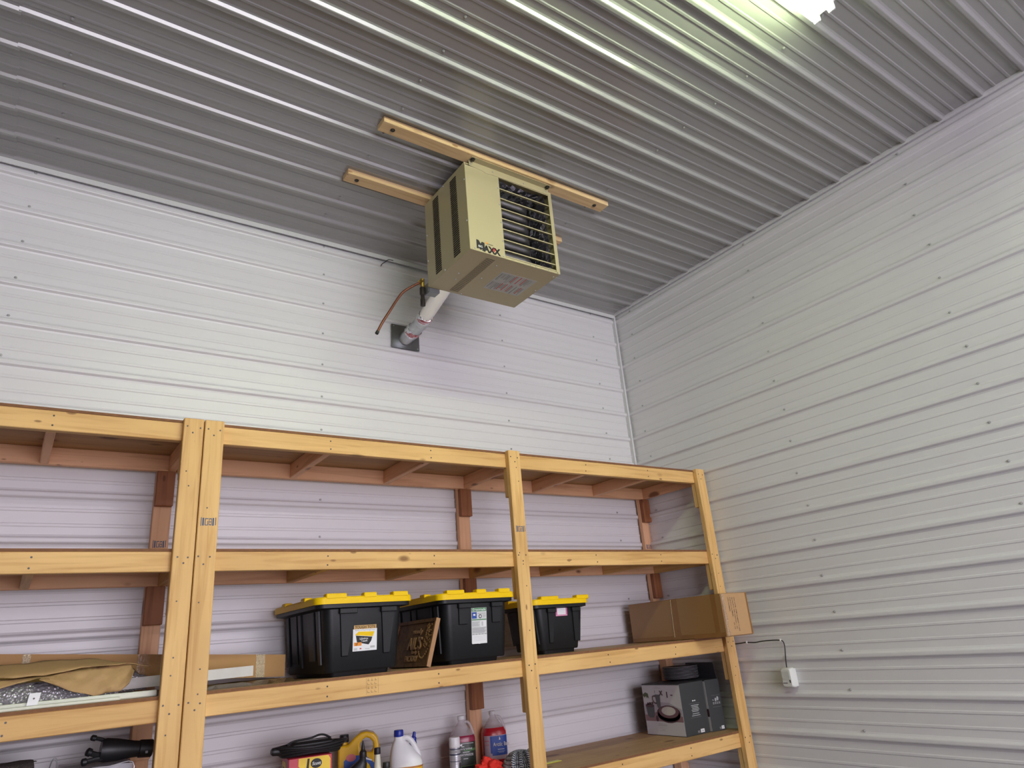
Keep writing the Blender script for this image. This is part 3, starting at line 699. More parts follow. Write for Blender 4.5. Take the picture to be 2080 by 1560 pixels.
# ------------------------------------------------------------------ brown carton by the right post
def carton():
    x0, x1, y0, y1, z0, z1 = -.417, -.140, -.995, -.105, TZ+.002, 1.6565
    t = thing('cardboard_box', 'long taped cardboard box sticking out beside the right post', 'box', ((x0+x1)/2, (y0+y1)/2, z0))
    CD = mat('taped_cardboard', sr(150, 112, 66), .35, var=.05, scale=5, coat=.3)
    bm = B(); box(bm, (x0, y0, z0), (x1, y1, z1), .004); ob('carton_body', bm, CD, t)
    END = mat('carton_end', sr(186, 148, 104), .75, var=.06, scale=10)
    bm = B(); box(bm, (x0+.010, y0-.0012, z0+.006), (x1-.006, y0-.0002, z1-.004)); e = ob('end_flap', bm, END, t)
    for ya, yb in ((-.60, -.535), (-.945, -.905)):
        bm = B(); box(bm, (x0-.0008, ya, z0+.001), (x0-.0001, yb, z1-.001)); box(bm, (x0, ya, z1+.0001), (x1, yb, z1+.0007)); ob('packing_tape', bm, TAPE, t)
    bm = B(); box(bm, (x0-.0010, -.985, z0+.003), (x0-.0003, -.11, z0+.030)); ob('packing_tape', bm, TAPE, t)
    bm = B(); loft(bm, [[Vector((x0-.0012, y, z)) for y, z in ((-.545, z1-.003), (-.541, z1-.003), (-.532, z0+.02), (-.536, z0+.02))], [Vector((x0-.003, y, z)) for y, z in ((-.545, z1-.003), (-.541, z1-.003), (-.532, z0+.02), (-.536, z0+.02))]]); ob('loose_tape_edge', bm, TAPES, t)
    bm = B(); rn = random.Random(2); R = [[], []]
    for i in range(13):
        z = z0+.006+(z1-z0-.012)*i/12
        R[0].append((x0+.006, z)); R[1].append((x0+.030+rn.uniform(-.006, .008), z))
    loft(bm, [[Vector((x, y0-.0018, z)) for x, z in R[0]+R[1][::-1]], [Vector((x, y0-.0013, z)) for x, z in R[0]+R[1][::-1]]]); ob('end_tape', bm, mat('torn_tape', sr(190, 160, 130), .2, .2, var=.25, scale=60, bump=.8, bscale=110), t)
    bm = B(); box(bm, (x1-.020, y0-.0018, z0+.006), (x1-.004, y0-.0013, z1-.004)); ob('end_tape', bm, TAPE, t)
    F = Frame((x0, y0-.0012, z1), (0, 0, -1), (1, 0, 0)); F.n = Vector((0, -1, 0))
    PR = mat('carton_print', (.07, .05, .04, 1), .7)
    for k, (s, l) in enumerate((('WH: LCTB  ITEM NUMBER: 7-1003', .0), ('QUANTITY PER CARTON: 1 PC', 0), ('CARTON NUMBER:        OF 175', 0), ('UPC NUMBER:', 0))):
        text('carton_text', t, PR, s, F, .028, .130-.0215*k, .0145, .0002, 'LEFT', .006, 0, 1.02)
carton()

# ------------------------------------------------------------------ dinnerware boxes and plates on the lowest shelf
SZ = .7688
def dinner_box():
    x0, x1, y0, y1, z0, z1 = -.473, -.229, -.553, -.189, SZ, SZ+.331
    t = thing('dinnerware_box', 'dinnerware box with a mug and plate picture on its white side', 'box', ((x0+x1)/2, (y0+y1)/2, z0))
    bm = B(); box(bm, (x0, y0, z0), (x1, y1, z1), .002); ob('box_body', bm, DGREY, t)
    W = y1-y0; hh = z1-z0
    F = Frame((x0, y1, z0), (0, -1, 0), (0, 0, 1)); F.n = Vector((-1, 0, 0))
    pp = flat('picture_panel', t, mat('pale_lilac_card', (.50, .49, .51, 1), .4), [rect(.002, .004, W-.002, hh-.008)], F, .0002, .0006)
    s = W/.364
    flat('picture', pp, mat('lilac_print', (.36, .33, .36, 1), .5), [[(.0, .090), (W-.004, .090), (W-.004, .17), (.30, .19), (.25, .21), (.12, .215), (.0, .2)]], F, .0006, .0003)
    flat('picture', pp, mat('rosy_print', (.22, .12, .13, 1), .5), [[(.004, .090), (W-.004, .090), (W-.004, .125), (.20, .15), (.12, .15), (.05, .13), (.004, .13)]], F, .0010, .0003)
    flat('picture', pp, mat('grey_bowl_print', (.07, .075, .08, 1), .5), [[(.030, .125), (.045, .112), (.085, .112), (.098, .130), (.103, .190), (.020, .185)]], F, .0014, .0003)
    flat('picture', pp, PLUM, [ell(.062, .190, .042, .012), ell(.118, .108, .012, .020), ell(.066, .205, .009, .008), ell(.088, .206, .009, .008), ell(.045, .202, .009, .008)], F, .0018, .0003)
    flat('picture', pp, PLUM, [ell(.232, .132, .105, .050), ell(.232, .142, .112, .052)], F, .0014, .0003)
    flat('picture', pp, mat('plum_rim_print', (.12, .05, .06, 1), .5), [ell(.234, .152, .094, .040)], F, .0018, .0003)
    flat('picture', pp, mat('cream_plate_print', (.50, .47, .43, 1), .4), [ell(.234, .158, .066, .028)], F, .0022, .0003)
    flat('picture', pp, mat('grey_mug_print', (.085, .085, .09, 1), .5), [[(.136, .182), (.150, .172), (.166, .182), (.172, .262), (.122, .262)]], F, .0026, .0003)
    bm = B(); tube(bm, [F.p(.126, .250, .002), F.p(.104, .252, .002), F.p(.098, .232, .002), F.p(.110, .210, .002), F.p(.130, .205, .002)], .0035, 6, 4); ob('picture', bm, PLUM, pp)
    flat('picture', pp, mat('olive_leaf_print', (.06, .075, .025, 1), .5), [[(.004, .262), (.03, .276), (.055, .268), (.06, .235), (.05, .245), (.04, .238), (.034, .252), (.018, .24), (.012, .252), (.004, .245)]], F, .0014, .0003)
    text('picture_lettering', pp, PLUM, 'I', F, .125, .270, .030, .0008); text('picture_lettering', pp, PLUM, 'X', F, .185, .258, .042, .0030, bold=.03)
    text('picture_lettering', pp, PLUM, 'I', F, .240, .245, .050, .0014, bold=.04); flat('picture_lettering', pp, PLUM, [rect(.272, .256, .292, .262)], F, .0014)
    for q in [rect(.115, .303, .185, .305), rect(.135, .312, .16, .3135), rect(.12, .072, .20, .075), rect(.115, .062, .205, .066), rect(.13, .048, .2, .0495), rect(.15, .036, .175, .039), rect(.125, .030, .2, .0312)]:
        flat('small_print', pp, GREYP, [q], F, .0014)
    # charcoal front face
    F = Frame((x0, y0, z0), (1, 0, 0), (0, 0, 1))
    flat('front_print', t, mat('pale_grey_print', (.42, .43, .44, 1), .6), [rect(.070, .196, .178, .1965), rect(.070, .108, .178, .1085)]+[rect(.088+.004*(i % 3), .182-.0095*i, .166-.005*((i*2) % 3), .1862-.0095*i) for i in range(5)]+[rect(.084, .118, .168, .122), rect(.092, .130, .160, .134)], F)
    flat('front_print', t, WHITE, [rect(.148, .010, .186, .032), rect(.116, .212, .128, .215), ell(.113, .213, .006, .005, 10), ell(.134, .213, .006, .004, 10)], F)
    text('front_print', t, INK, '116', F, .167, .016, .014, .0012)
    flat('front_print', t, GREYP, [rect(.118, .012+.005*i, .138, .0145+.005*i) for i in range(3)], F)
    return t
dinner_box()
def second_box():
    t = thing('dinnerware_box', 'charcoal dinnerware box with plate icons, next to the right post', 'box', (-.1336, -.396, SZ), math.radians(-8), None, True)
    w2, d, hh = .128, .36, .331
    bm = B(); box(bm, (-w2/2, -d/2, 0), (w2/2, d/2, hh), .002); ob('box_body', bm, DGREY, t)
    F = Frame((-w2/2, d/2, 0), (0, -1, 0), (0, 0, 1)); F.n = Vector((-1, 0, 0))
    flat('picture_panel', t, mat('pale_lilac_card', (.5, .49, .51, 1), .4), [rect(.002, .004, d-.002, hh-.008)], F, .0002, .0006)
    flat('picture_panel', t, PLUM, [rect(.002, .095, d-.001, .145)], F, .0009)
    F = Frame((-w2/2, -d/2, 0), (1, 0, 0), (0, 0, 1))
    PG = MATS['pale_grey_print']
    flat('front_print', t, PG, [rect(.038, .226, .116, .2265), rect(.038, .152, .116, .1525), [(.044, .196), (.056, .193), (.052, .200), (.044, .200)], ell(.073, .198, .0075, .012, 14), ell(.092, .204, .0085, .014, 14), rect(.108, .203, .113, .204)]+[rect(.044+.018*c, .180-.005*i, .056+.018*c, .1825-.005*i) for c in range(4) for i in range(3)], F)
    flat('front_print', t, WHITE, [rect(.088, .010, .112, .030)], F); flat('front_print', t, GREYP, [rect(.070, .011+.005*i, .084, .0135+.005*i) for i in range(3)], F)
    text('front_print', t, INK, '116', F, .100, .016, .011, .0012)
    bm = B(); loft(bm, [[Vector((w2/2-.003+dx, y, z)) for y, z in ((-d/2+.01, hh), (d/2-.02, hh), (d/2-.035, hh+.108), (-d/2+.025, hh+.108))] for dx in (0, .0025)]); ob('raised_flap', bm, mat('flap_card', (.035, .036, .040, 1), .6), t)
    return t
second_box()
def plates():
    pm = mat('dark_stoneware', (.030, .026, .030, 1), .3); rim = mat('unglazed_rim', (.42, .41, .43, 1), .4)
    bm = B()
    prof = [(.066, 0), (.072, 0), (.074, .004), (.112, .0085), (.1285, .0165), (.130, .0180), (.1275, .0185), (.111, .0115), (.070, .007)]
    lathe(bm, prof, (0, 0, 0), 40); bmesh.ops.recalc_face_normals(bm, faces=bm.faces)
    me = bpy.data.meshes.new('plate'); bm.to_mesh(me); bm.free(); me.materials.append(pm)
    for f in me.polygons: f.use_smooth = True
    bm = B(); n = 40
    loft(bm, [[Vector((r*math.cos(2*PI*j/n), r*math.sin(2*PI*j/n), z)) for j in range(n)] for r, z in ((.1300, .0172), (.1306, .0176), (.1306, .0184), (.1282, .0188), (.1300, .0172))], True, False, False)
    mr = bpy.data.meshes.new('rim'); bm.to_mesh(mr); bm.free(); mr.materials.append(rim)
    names = ['lowest plate of the dark stack, resting on the dinnerware boxes', 'second plate up in the dark stack on the dinnerware boxes', 'third plate up in the dark stack on the dinnerware boxes',
             'fourth plate up in the dark stack on the dinnerware boxes', 'fifth plate up in the dark stack on the dinnerware boxes', 'sixth plate up in the dark stack, just above its middle',
             'seventh plate up in the dark stack, fourth from its top', 'third plate from the top of the dark stack', 'second plate from the top of the dark stack', 'topmost plate of the dark stack on the dinnerware boxes']
    for k, lab in enumerate(names):
        r = thing('plate', lab, 'plate', (-.206+.002*math.sin(k*2.1), -.336+.002*math.cos(k*3.3), SZ+.3318+k*.0084), k*.7, 'stacked dark dinner plates', True)
        link_mesh('plate_body', me, r); link_mesh('plate_rim', mr, r)
plates()

# ------------------------------------------------------------------ motion sensor with its cable on the right wall
def sensor():
    t = thing('motion_sensor', 'white motion sensor with a dark cable on the right wall', 'sensor', (-.02, -1.127, 1.095))
    F = Frame((-.020, -1.1275, 1.096), (0, -1, 0), (0, 0, 1)); F.n = Vector((-1, 0, 0))
    SW = mat('sensor_white', (.72, .73, .70, 1), .4)
    bm = B(); loft(bm, [[F.p(q.x, q.y, h) for q in rrect(w_, h_, r_, 0, 4)] for w_, h_, r_, h in ((.080, .118, .010, .0), (.084, .122, .012, .012), (.080, .118, .012, .034), (.066, .104, .012, .046))]); ob('housing', bm, SW, t, True)
    bm = B(); box(bm, (-.0205, -1.165, 1.04), (-.001, -1.09, 1.15), .002); ob('back_plate', bm, SW, t)
    flat('lens_window', t, mat('sensor_lens', (.62, .63, .60, 1), .25), [rect(-.030, -.012, .026, .040)], F, .0462, .002)
    flat('slot', t, INK, [rect(-.030, -.034, .002, -.030), rect(.020, -.030, .027, -.012)], F, .0462, .0008)
    bm = B(); tube(bm, [(-.024, -.70, 1.318), (-.024, -.78, 1.322), (-.024, -.83, 1.326), (-.022, -.90, 1.322), (-.024, -.97, 1.328), (-.024, -1.04, 1.330), (-.024, -1.10, 1.328), (-.025, -1.128, 1.320), (-.024, -1.134, 1.29), (-.026, -1.128, 1.24), (-.028, -1.122, 1.19), (-.03, -1.120, 1.155)], .0035, 8, 5); ob('cable', bm, BLACK, t, True)
    for y, z in ((-.835, 1.326), (-1.112, 1.327)):
        bm = B(); box(bm, (-.031, y-.006, z-.008), (-.0195, y+.006, z+.010), .003); ob('cable_clip', bm, SW, t)
sensor()

# ------------------------------------------------------------------ long goods on the left unit
def tilt_slab(name, lab, cat, p, q, hgt, y0, y1, m):
    bm = B(); p, q = Vector(p), Vector(q)
    loft(bm, [[Vector((v.x, y, v.z+dz)) for y, dz in ((y0, 0), (y1, 0), (y1, hgt), (y0, hgt))] for v in (p, q)])
    return bm
def long_goods():
    zt = TZ
    t = thing('long_carton', 'long flat cardboard carton lying across both shelving units', 'box', (-3.8, -.2, zt))
    k = (1.597-1.500)/(4.332-3.11); xa, xb = -4.95, -3.108
    zb = lambda x: 1.397+(xb-x)*k*.75; zt2 = lambda x: 1.503+(xb-x)*k
    bm = B(); loft(bm, [[Vector((x, y, z)) for y, z in ((-.30, zb(x)), (-.12, zb(x)), (-.12, zt2(x)), (-.30, zt2(x)))] for x in (xa, xb)]); ob('carton_body', bm, CARD, t)
    for x, w_ in ((-4.235, .030), (-3.235, .045)):
        bm = B(); loft(bm, [[Vector((xx, y, z)) for y, z in ((-.3012, zb(xx)), (-.3004, zb(xx)), (-.3004, zt2(xx)), (-.3012, zt2(xx)))] for xx in (x-w_/2, x+w_/2)]); ob('shiny_tape', bm, TAPES, t)
    bm = B(); loft(bm, [[Vector((xx, y, z)) for y, z in ((-.3009, zb(xx)), (-.3003, zb(xx)), (-.3003, zt2(xx)), (-.3009, zt2(xx)))] for xx in (-3.80, -3.70)]); ob('brown_tape', bm, TAPE, t)
    # dark crinkled wrapper under the boards
    rn = random.Random(11); bm = B(); nx, ny = 24, 8
    def hgt(i, j): return zt+.0005 if j in (0, ny) or i in (0, nx) else min(zt+rn.uniform(.006, .026), 1.394)
    g = [[bm.verts.new((-3.77+i*.66/nx, -.56+j*.40/ny+rn.uniform(-.008, .008), hgt(i, j))) for j in range(ny+1)] for i in range(nx+1)]
    for i in range(nx):
        for j in range(ny): bm.faces.new((g[i][j], g[i+1][j], g[i+1][j+1], g[i][j+1]))
    tag(ob('wrapper_sheet', bm, mat('dark_brown_wrap', (.10, .062, .030, 1), .28, var=.3, scale=12)), 'dark crinkled brown wrapper under the white board', 'wrapper')
    # white board
    bm = B(); loft(bm, [[Vector((x, y, z)) for y, z in ((-.436, z0), (-.414, z0), (-.414, z0+.046), (-.436, z0+.046))] for x, z0 in ((-4.85, 1.400), (-3.306, 1.418))])
    tag(ob('white_board', bm, mat('dirty_white_paint', (.60, .58, .54, 1), .5, var=.08, scale=20)), 'long white painted board running behind the twin posts', 'board')
    # two cream slats along the front edge
    CR = mat('cream_paint', (.66, .68, .58, 1), .45)
    def rod(x1, y, z0, z1, lab):
        bm = B(); bb = B(); box(bb, (-4.9, y-.012, z0), (x1, y+.012, z1), .005, seg=2); bm.free()
        tag(ob('wooden_slat', bb, CR), lab, 'slat', None)
    rod(-3.900, -.664, zt, 1.391, 'shorter cream slat at the front edge, beneath the paper tag')
    rod(-3.760, -.628, zt, 1.4035, 'longer cream slat, second from the front edge of the shelf')
    bm = B(); loft(bm, [[Vector((x, -.650-.004*s-yy, z)) for x, z in ((-4.222, 1.3915), (-4.186, 1.3915), (-4.178, 1.436), (-4.216, 1.436))] for s, yy in ((0, 0), (0, .0012))])
    tg = ob('paper_tag', bm, WHITE); tag(tg, 'small white paper tag with a dark dot standing on the front slat', 'tag')
    flat('dot', tg, DARKBOLT, [ell(0, 0, .0035, .0035, 12)], Frame((-4.2, -.6513, 1.416), (1, 0, 0), (0, 0, 1)), 0, .0006)
    # bubble-wrapped roll
    bm = B(); rn = random.Random(4); rings = []
    for i in range(41):
        x = -4.9+i*(1.00/40); ring = []
        sc = 1 if i < 36 else 1-.14*(i-35)/5
        for j in range(14):
            a = PI*j/13
            ring.append(Vector((x, -.530-.072*math.cos(a)*sc+rn.uniform(-.002, .002), zt+.002+max(0, .098*max(0, math.sin(a))**.8*sc)+(rn.uniform(-.003, .003) if 0 < j < 13 else 0))))
        rings.append(ring)
    loft(bm, rings); tag(ob('bubble_wrap_bundle', bm, BUBBLE, None, True), 'shiny bubble-wrapped bundle under the brown kraft paper', 'bundle')
    bm = B(); rn = random.Random(14); rings = []
    for i in range(10):
        x = -4.02+i*.028; zt_ = 1.512-.030*abs(i-5)/5-(.022 if i > 7 else 0)
        rings.append([Vector((x+rn.uniform(-.003, .003), -.36-.045*math.cos(a)+rn.uniform(-.002, .002), 1.405+(zt_-1.405)*max(0, math.sin(a))**.7+rn.uniform(-.002, .002))) for a in [PI*j/9 for j in range(10)]])
    loft(bm, rings); tag(ob('bubble_wrap_bundle', bm, BUBBLE, None, True), 'small tuft of bubble wrap showing above the white board behind the paper', 'bundle')
    # kraft paper draped over it: an upper fold and a pointed lower flap
    pt = thing('kraft_paper', 'crumpled brown kraft paper draped over the bubble-wrapped bundle', 'paper', (-4.1, -.55, 1.48))
    def drape(name, top, bot, ytop, ybot, n=34, m=9, amp=.006, seed=1):
        rn = random.Random(seed); bm = B()
        def lerp(pl, x):
            for (a, za), (b, zb_) in zip(pl, pl[1:]):
                if a <= x <= b: return za+(zb_-za)*(x-a)/(b-a)
            return pl[0][1] if x < pl[0][0] else pl[-1][1]
        xs0, xs1 = max(top[0][0], bot[0][0]), min(top[-1][0], bot[-1][0]); g = []
        ph = [rn.uniform(0, 6.28) for _ in range(6)]
        for i in range(n+1):
            x = xs0+(xs1-xs0)*i/n; row = []
            for j in range(m+1):
                s = j/m; z = lerp(bot, x)+(lerp(top, x)-lerp(bot, x))*s
                y = ybot+(ytop-ybot)*s**1.6
                wv = amp*(math.sin(x*37+ph[0]+s*5)+.7*math.sin(x*71-s*9+ph[1])+.5*math.sin(s*14+x*20+ph[2]))
                row.append(bm.verts.new((x, y+wv+rn.uniform(-.002, .002), z+.3*wv)))
            g.append(row)
        for i in range(n):
            for j in range(m): bm.faces.new((g[i][j], g[i+1][j], g[i+1][j+1], g[i][j+1]))
        o = ob(name, bm, KRAFT, pt, True)
        md = o.modifiers.new('thickness', 'SOLIDIFY'); md.thickness = .0015
    drape('upper_fold', [(-4.9, 1.545), (-4.33, 1.553), (-4.15, 1.558), (-3.98, 1.552), (-3.775, 1.503)], [(-4.9, 1.505), (-4.33, 1.500), (-4.17, 1.499), (-4.08, 1.512), (-3.88, 1.520), (-3.78, 1.500)], -.40, -.575, seed=2)
    drape('under_fold', [(-4.9, 1.497), (-4.16, 1.496), (-4.13, 1.492)], [(-4.9, 1.45), (-4.33, 1.462), (-4.20, 1.488), (-4.13, 1.490)], -.55, -.59, 24, 5, .004, 3)
    drape('lower_flap', [(-4.19, 1.490), (-4.10, 1.506), (-3.95, 1.514), (-3.855, 1.515), (-3.852, 1.49)], [(-4.19, 1.482), (-4.16, 1.470), (-4.10, 1.440), (-3.992, 1.402), (-3.90, 1.413), (-3.868, 1.44), (-3.852, 1.488)], -.56, -.625, 36, 9, .005, 5)
long_goods()

# ------------------------------------------------------------------ lowest shelf, left unit
def low_left():
    t = thing('tripod', 'folded black tripod lying on the clear plastic wrapped box', 'tripod', (-3.84, -.42, 1.13))

    ax0, ax1 = Vector((-3.925, -.42, 1.180)), Vector((-3.722, -.42, 1.160)); d = ax1-ax0
    bm = B(); L = d.length
    lathe(bm, [(.044, 0), (.047, L*.1), (.044, L*.3), (.034, L*.6), (.032, L*.72), (.036, L*.74), (.036, L*.98), (.031, L)], ax0, 18, axis_m(d)); ob('body', bm, BLACK, t, True)
    for pts, r in (([(-3.885, -.42, 1.200), (-3.925, -.425, 1.222), (-3.955, -.43, 1.232)], .008), ([(-3.90, -.43, 1.155), (-3.945, -.435, 1.168), (-3.968, -.44, 1.180)], .011), ([(-3.89, -.44, 1.152), (-3.94, -.445, 1.150), (-3.982, -.45, 1.146)], .010)):
        bm = B(); tube(bm, pts, r, 8, 4); ob('leg', bm, BLACK, t, True)
        bm = B(); lathe(bm, [(r*.9, -.01), (r*1.5, -.006), (r*1.5, .008), (r, .012)], pts[-1], 10, axis_m(Vector(pts[-1])-Vector(pts[-2]))); ob('rubber_foot', bm, BLACK, t, True)
    bm = B(); box(bm, (-3.755, -.4575, 1.146), (-3.745, -.454, 1.156), .0008); ob('grey_button', bm, mat('grey_button', (.3, .31, .33, 1), .4), t)
    # plastic wrapped box
    t = thing('plastic_wrapped_box', 'grey box wrapped in shiny clear plastic below the tripod', 'box', (-3.93, -.4, SZ))
    bm = B(); loft(bm, [[Vector((x, y, z)) for x, y in ((-4.050, -.50), (-3.812, -.50), (-3.812, -.20), (-4.050, -.20))] for z in (SZ+.0005, 1.118)]); ob('inner_box', bm, mat('grey_lilac_box', (.17, .16, .19, 1), .5), t)
    rn = random.Random(9); bm = B(); g = []
    per = [(-4.056, -.506), (-3.806, -.506), (-3.806, -.194), (-4.056, -.194)]
    rings = []
    for k in range(9):
        z = SZ+.0008+(1.124-SZ)*k/8; ring = []
        for q in range(4):
            a, b = per[q], per[(q+1) % 4]
            for s in range(6):
                f = s/6; ring.append(Vector((a[0]+(b[0]-a[0])*f+(rn.uniform(-.003, .003) if s else 0), a[1]+(b[1]-a[1])*f+(rn.uniform(-.003, .003) if s else 0), z+(rn.uniform(-.004, .004) if k == 8 else 0))))
        rings.append(ring)
    loft(bm, rings, cap0=False); ob('plastic_wrap', bm, POLY, t)
    bm = B(); tube(bm, [(-4.056, -.508, 1.123), (-3.99, -.508, 1.124), (-3.9, -.509, 1.122), (-3.808, -.508, 1.126), (-3.807, -.508, 1.04)], .002, 6, 4); ob('wrap_edge', bm, mat('bright_film_edge', (.8, .8, .84, 1), .15, .4), t, True)
    # folded rug at the left edge
    rn = random.Random(6); t = thing('rolled_rug', 'rough grey-brown rolled rug at the left end of the lowest shelf', 'rug', (-4.4, -.4, SZ))
    RG = mat('grey_brown_pile', (.085, .070, .062, 1), .95, var=.4, scale=60, bump=1, bscale=160)
    bm = B(); rings = []
    for i in range(15):
        x = -4.75+i*.585/14; rings.append([Vector((x+(rn.uniform(-.006, .006) if i == 14 else 0), -.42+.20*math.cos(a)*(1+rn.uniform(-.02, .02)), SZ+.2095+.2085*math.sin(a)*(1+(rn.uniform(-.02, .0))))) for a in [2*PI*j/22 for j in range(22)]])
    loft(bm, rings); ob('pile', bm, RG, t, True)
    bm = B(); rn = random.Random(12)
    for j in range(60):
        a = rn.uniform(0, 2*PI); r = rn.uniform(.12, .205); p = Vector((-4.17, -.42+r*math.cos(a), SZ+.209+r*math.sin(a)))
        tube(bm, [p, p+Vector((rn.uniform(.006, .02), rn.uniform(-.01, .01), rn.uniform(-.008, .008)))], .0025, 4, 1)
    stuff(ob('frayed_edge', bm, RG, t))
    # black spool/wire loop behind
    bm = B(); tube(bm, [(-4.075, -.12, 1.02), (-4.085, -.12, 1.10), (-4.072, -.12, 1.148), (-4.056, -.12, 1.10), (-4.05, -.12, SZ+.003)], .0022, 6, 5); o = ob('wire_hook', bm, mat('thin_grey_wire', (.25, .25, .26, 1), .4, .5), None, True)
    tag(o, 'thin grey wire hook standing behind the clear plastic wrapped box', 'wire')
low_left()

# ------------------------------------------------------------------ lowest shelf, middle: bottles and boxes
def jug_body(bm, c, w_, d_, h, neck=.019, e=2.8, shoulder=.62, z0=0.0006):
    rings = []
    for f, s in ((0, .86), (.012, .95), (.03, 1), (shoulder*.98, 1), (shoulder+.03, .985), (shoulder+.10, .86), (shoulder+.18, .64), (shoulder+.25, .42), (.93, neck/(w_/2)), (1.0, neck/(w_/2))):
        ee = e if s > .8 else 2.2
        rings.append([p+Vector(c) for p in sup(w_/2*s, (d_/2*s if s > .45 else w_/2*s), z0+f*h, ee, 26)])
    loft(bm, rings)
def gallon(label, x, y, rz, liquid, fill, lcol, deco):
    t = thing('antifreeze_jug', label, 'jug', (x, y, SZ), rz, None, True)
    h = .288
    bm = B(); jug_body(bm, (0, 0, 0), .152, .152, h, .019, 3.0); ob('jug_shell', bm, CLEAR, t, True)
    bm = B(); rings = []
    for f, s in ((.004, .865), (.012, .955), (.03, 1.006), (.60, 1.006), (.65, .991), ((.65+fill)/2, .991-.9*(fill-.65)), (fill, .991-1.85*(fill-.65))):
        rings.append(sup(.076*s, .076*s, .0006+f*h, 3.0, 26))
    loft(bm, rings); ob('liquid', bm, liquid, t, True)
    bm = B(); lathe(bm, [(.0205, 0), (.0215, .002), (.0215, .018), (.019, .021)], (0, 0, h-.006), 20); ob('cap', bm, WHITEP, t, True)
    bm = B(); tube(bm, [(.020, 0, h*.93), (.042, 0, h*.92), (.058, 0, h*.83), (.070, 0, h*.70), (.069, 0, h*.62)], .009, 10, 5); ob('handle', bm, CLEAR, t, True)
    deco(t)
    return t
def curved(name, parent, m, pl, r_off, W=.152, lift=.0014):
    """print wrapped on the front of a rounded-square jug: polygons in (s, z), s along the front"""
    bm = B()
    for P in pl:
        fr_ = []; bk = []
        for s, z in P:
            hx = W/2+lift+r_off
            a = s/hx
            q = max(-1.25, min(1.25, a)); e = 3.0
            th = -PI/2+q*.95; c, sn = math.cos(th), math.sin(th)
            v = Vector((hx*math.copysign(abs(c)**(2/e), c), hx*math.copysign(abs(sn)**(2/e), sn), z))
            fr_.append(v); bk.append(v*1)
        vs = [bm.verts.new(v) for v in fr_]
        bm.faces.new(vs)
    return ob(name, bm, m, parent)
def wraprect(s0, z0, s1, z1, n=10):
    out = []
    for i in range(n):
        a, b = s0+(s1-s0)*i/n, s0+(s1-s0)*(i+1)/n; out.append([(a, z0), (b, z0), (b, z1), (a, z1)])
    return out
def deco_arctic(t):
    l = curved('label', t, mat('pale_pink_label', (.46, .33, .36, 1), .5), wraprect(-.085, .040, .090, .172, 14), 0)
    curved('label_panel', l, BLUE, wraprect(-.028, .075, .088, .168, 10)+wraprect(-.018, .062, .080, .075, 8), .0006)
    curved('label_panel', l, REDP, wraprect(-.080, .142, -.036, .145, 4)+wraprect(-.080, .122, -.036, .124, 4), .0006)
    curved('label_text', l, GREYP, [q for k in range(6) for q in wraprect(-.082, .152-.018*k, -.040, .155-.018*k, 4)], .0006)
    F = Frame((.006, -.0788, .113), (1, 0, 0), (0, 0, 1))
    text('label_title', l, mat('pale_title_print', (.72, .68, .70, 1), .5), 'Arctic Ban', F, .0225, 0, .030, .001, 'CENTER', .02, 0, .78)
    flat('label_emblem', l, WHITE, [[(.010, .032), (.020, .034), (.016, .050), (.013, .050)]], F, .001)
    flat('label_text', l, WHITE, [rect(.0, -.020, .040, -.017), rect(-.002, -.030, .044, -.0285), rect(.004, -.036, .038, -.0345)], F, .001)
def deco_dark(t):
    l = curved('label', t, mat('black_green_label', (.022, .030, .022, 1), .4), wraprect(-.050, .060, .088, .165, 12)+wraprect(-.030, .045, .074, .060, 8), 0)
    curved('label_panel', l, mat('leaf_green_print', (.06, .16, .05, 1), .5), wraprect(-.05, .030, .09, .044, 10)+wraprect(.0, .118, .085, .130, 6), .0006)
    F = Frame((.0, -.0788, .1), (1, 0, 0), (0, 0, 1))
    text('label_title', l, WHITE, 'ANTIFREEZE', F, .012, -.006, .016, .001, 'CENTER', .02, 0, .9)
    text('label_text', l, WHITE, 'RV & MARINE', F, .012, .026, .013, .001, 'CENTER', .01, 0, .9)
    flat('label_text', l, WHITE, [rect(-.03, .048, -.012, .056), rect(-.018, .042, 0, .045), rect(-.01, .012, .03, .015), rect(-.02, .058, .055, .060), rect(-.008, -.022, .02, -.019)], F, .001)
RL = mat('red_liquid', (.42, .012, .022, 1), .25, var=.05); ML = mat('magenta_liquid', (.26, .018, .055, 1), .25, var=.05)
gallon('clear gallon jug of red liquid with a blue label, right of the rear post', -1.752, -.150, math.radians(-22), RL, .735, None, deco_arctic)
gallon('clear gallon jug of magenta liquid with a black label behind a spray can', -1.985, -.158, math.radians(-22), ML, .69, None, deco_dark)

def spray_can():
    t = thing('spray_can', 'white capped spray can standing in the black tray before the magenta jug', 'can', (-2.116, -.296, SZ+.0024), 0, None, True)
    bm = B(); lathe(bm, [(.030, .0005), (.032, .003), (.032, .150), (.029, .158)], (0, 0, 0), 22); ob('can_body', bm, mat('pale_grey_can', (.45, .45, .48, 1), .35, .3), t, True)
    bm = B(); lathe(bm, [(.031, .157), (.0312, .158), (.0312, .204), (.028, .209)], (0, 0, 0), 22); ob('cap', bm, WHITEP, t, True)
    bm = B()
    for z0, z1 in ((.146, .151), (.118, .125), (.085, .088)): lathe(bm, [(.0324, z0), (.0324, z1)], (0, 0, 0), 22)
    ob('printed_band', bm, mat('navy_print', (.03, .035, .07, 1), .5), t, True)
    bm = B(); lathe(bm, [(.0323, .128), (.0323, .144)], (0, 0, 0), 22); ob('printed_band', bm, GREYP, t, True)
    F = Frame((0, -.0325, 0), (1, 0, 0), (0, 0, 1)); flat('print', t, INK, [[(.004, .03), (.016, .03), (.017, .075), (.010, .082), (.005, .07)]], F, 0)
    flat('print', t, GREYP, [rect(-.02, .105-.008*k, .0, .107-.008*k) for k in range(5)], F, 0)
spray_can()
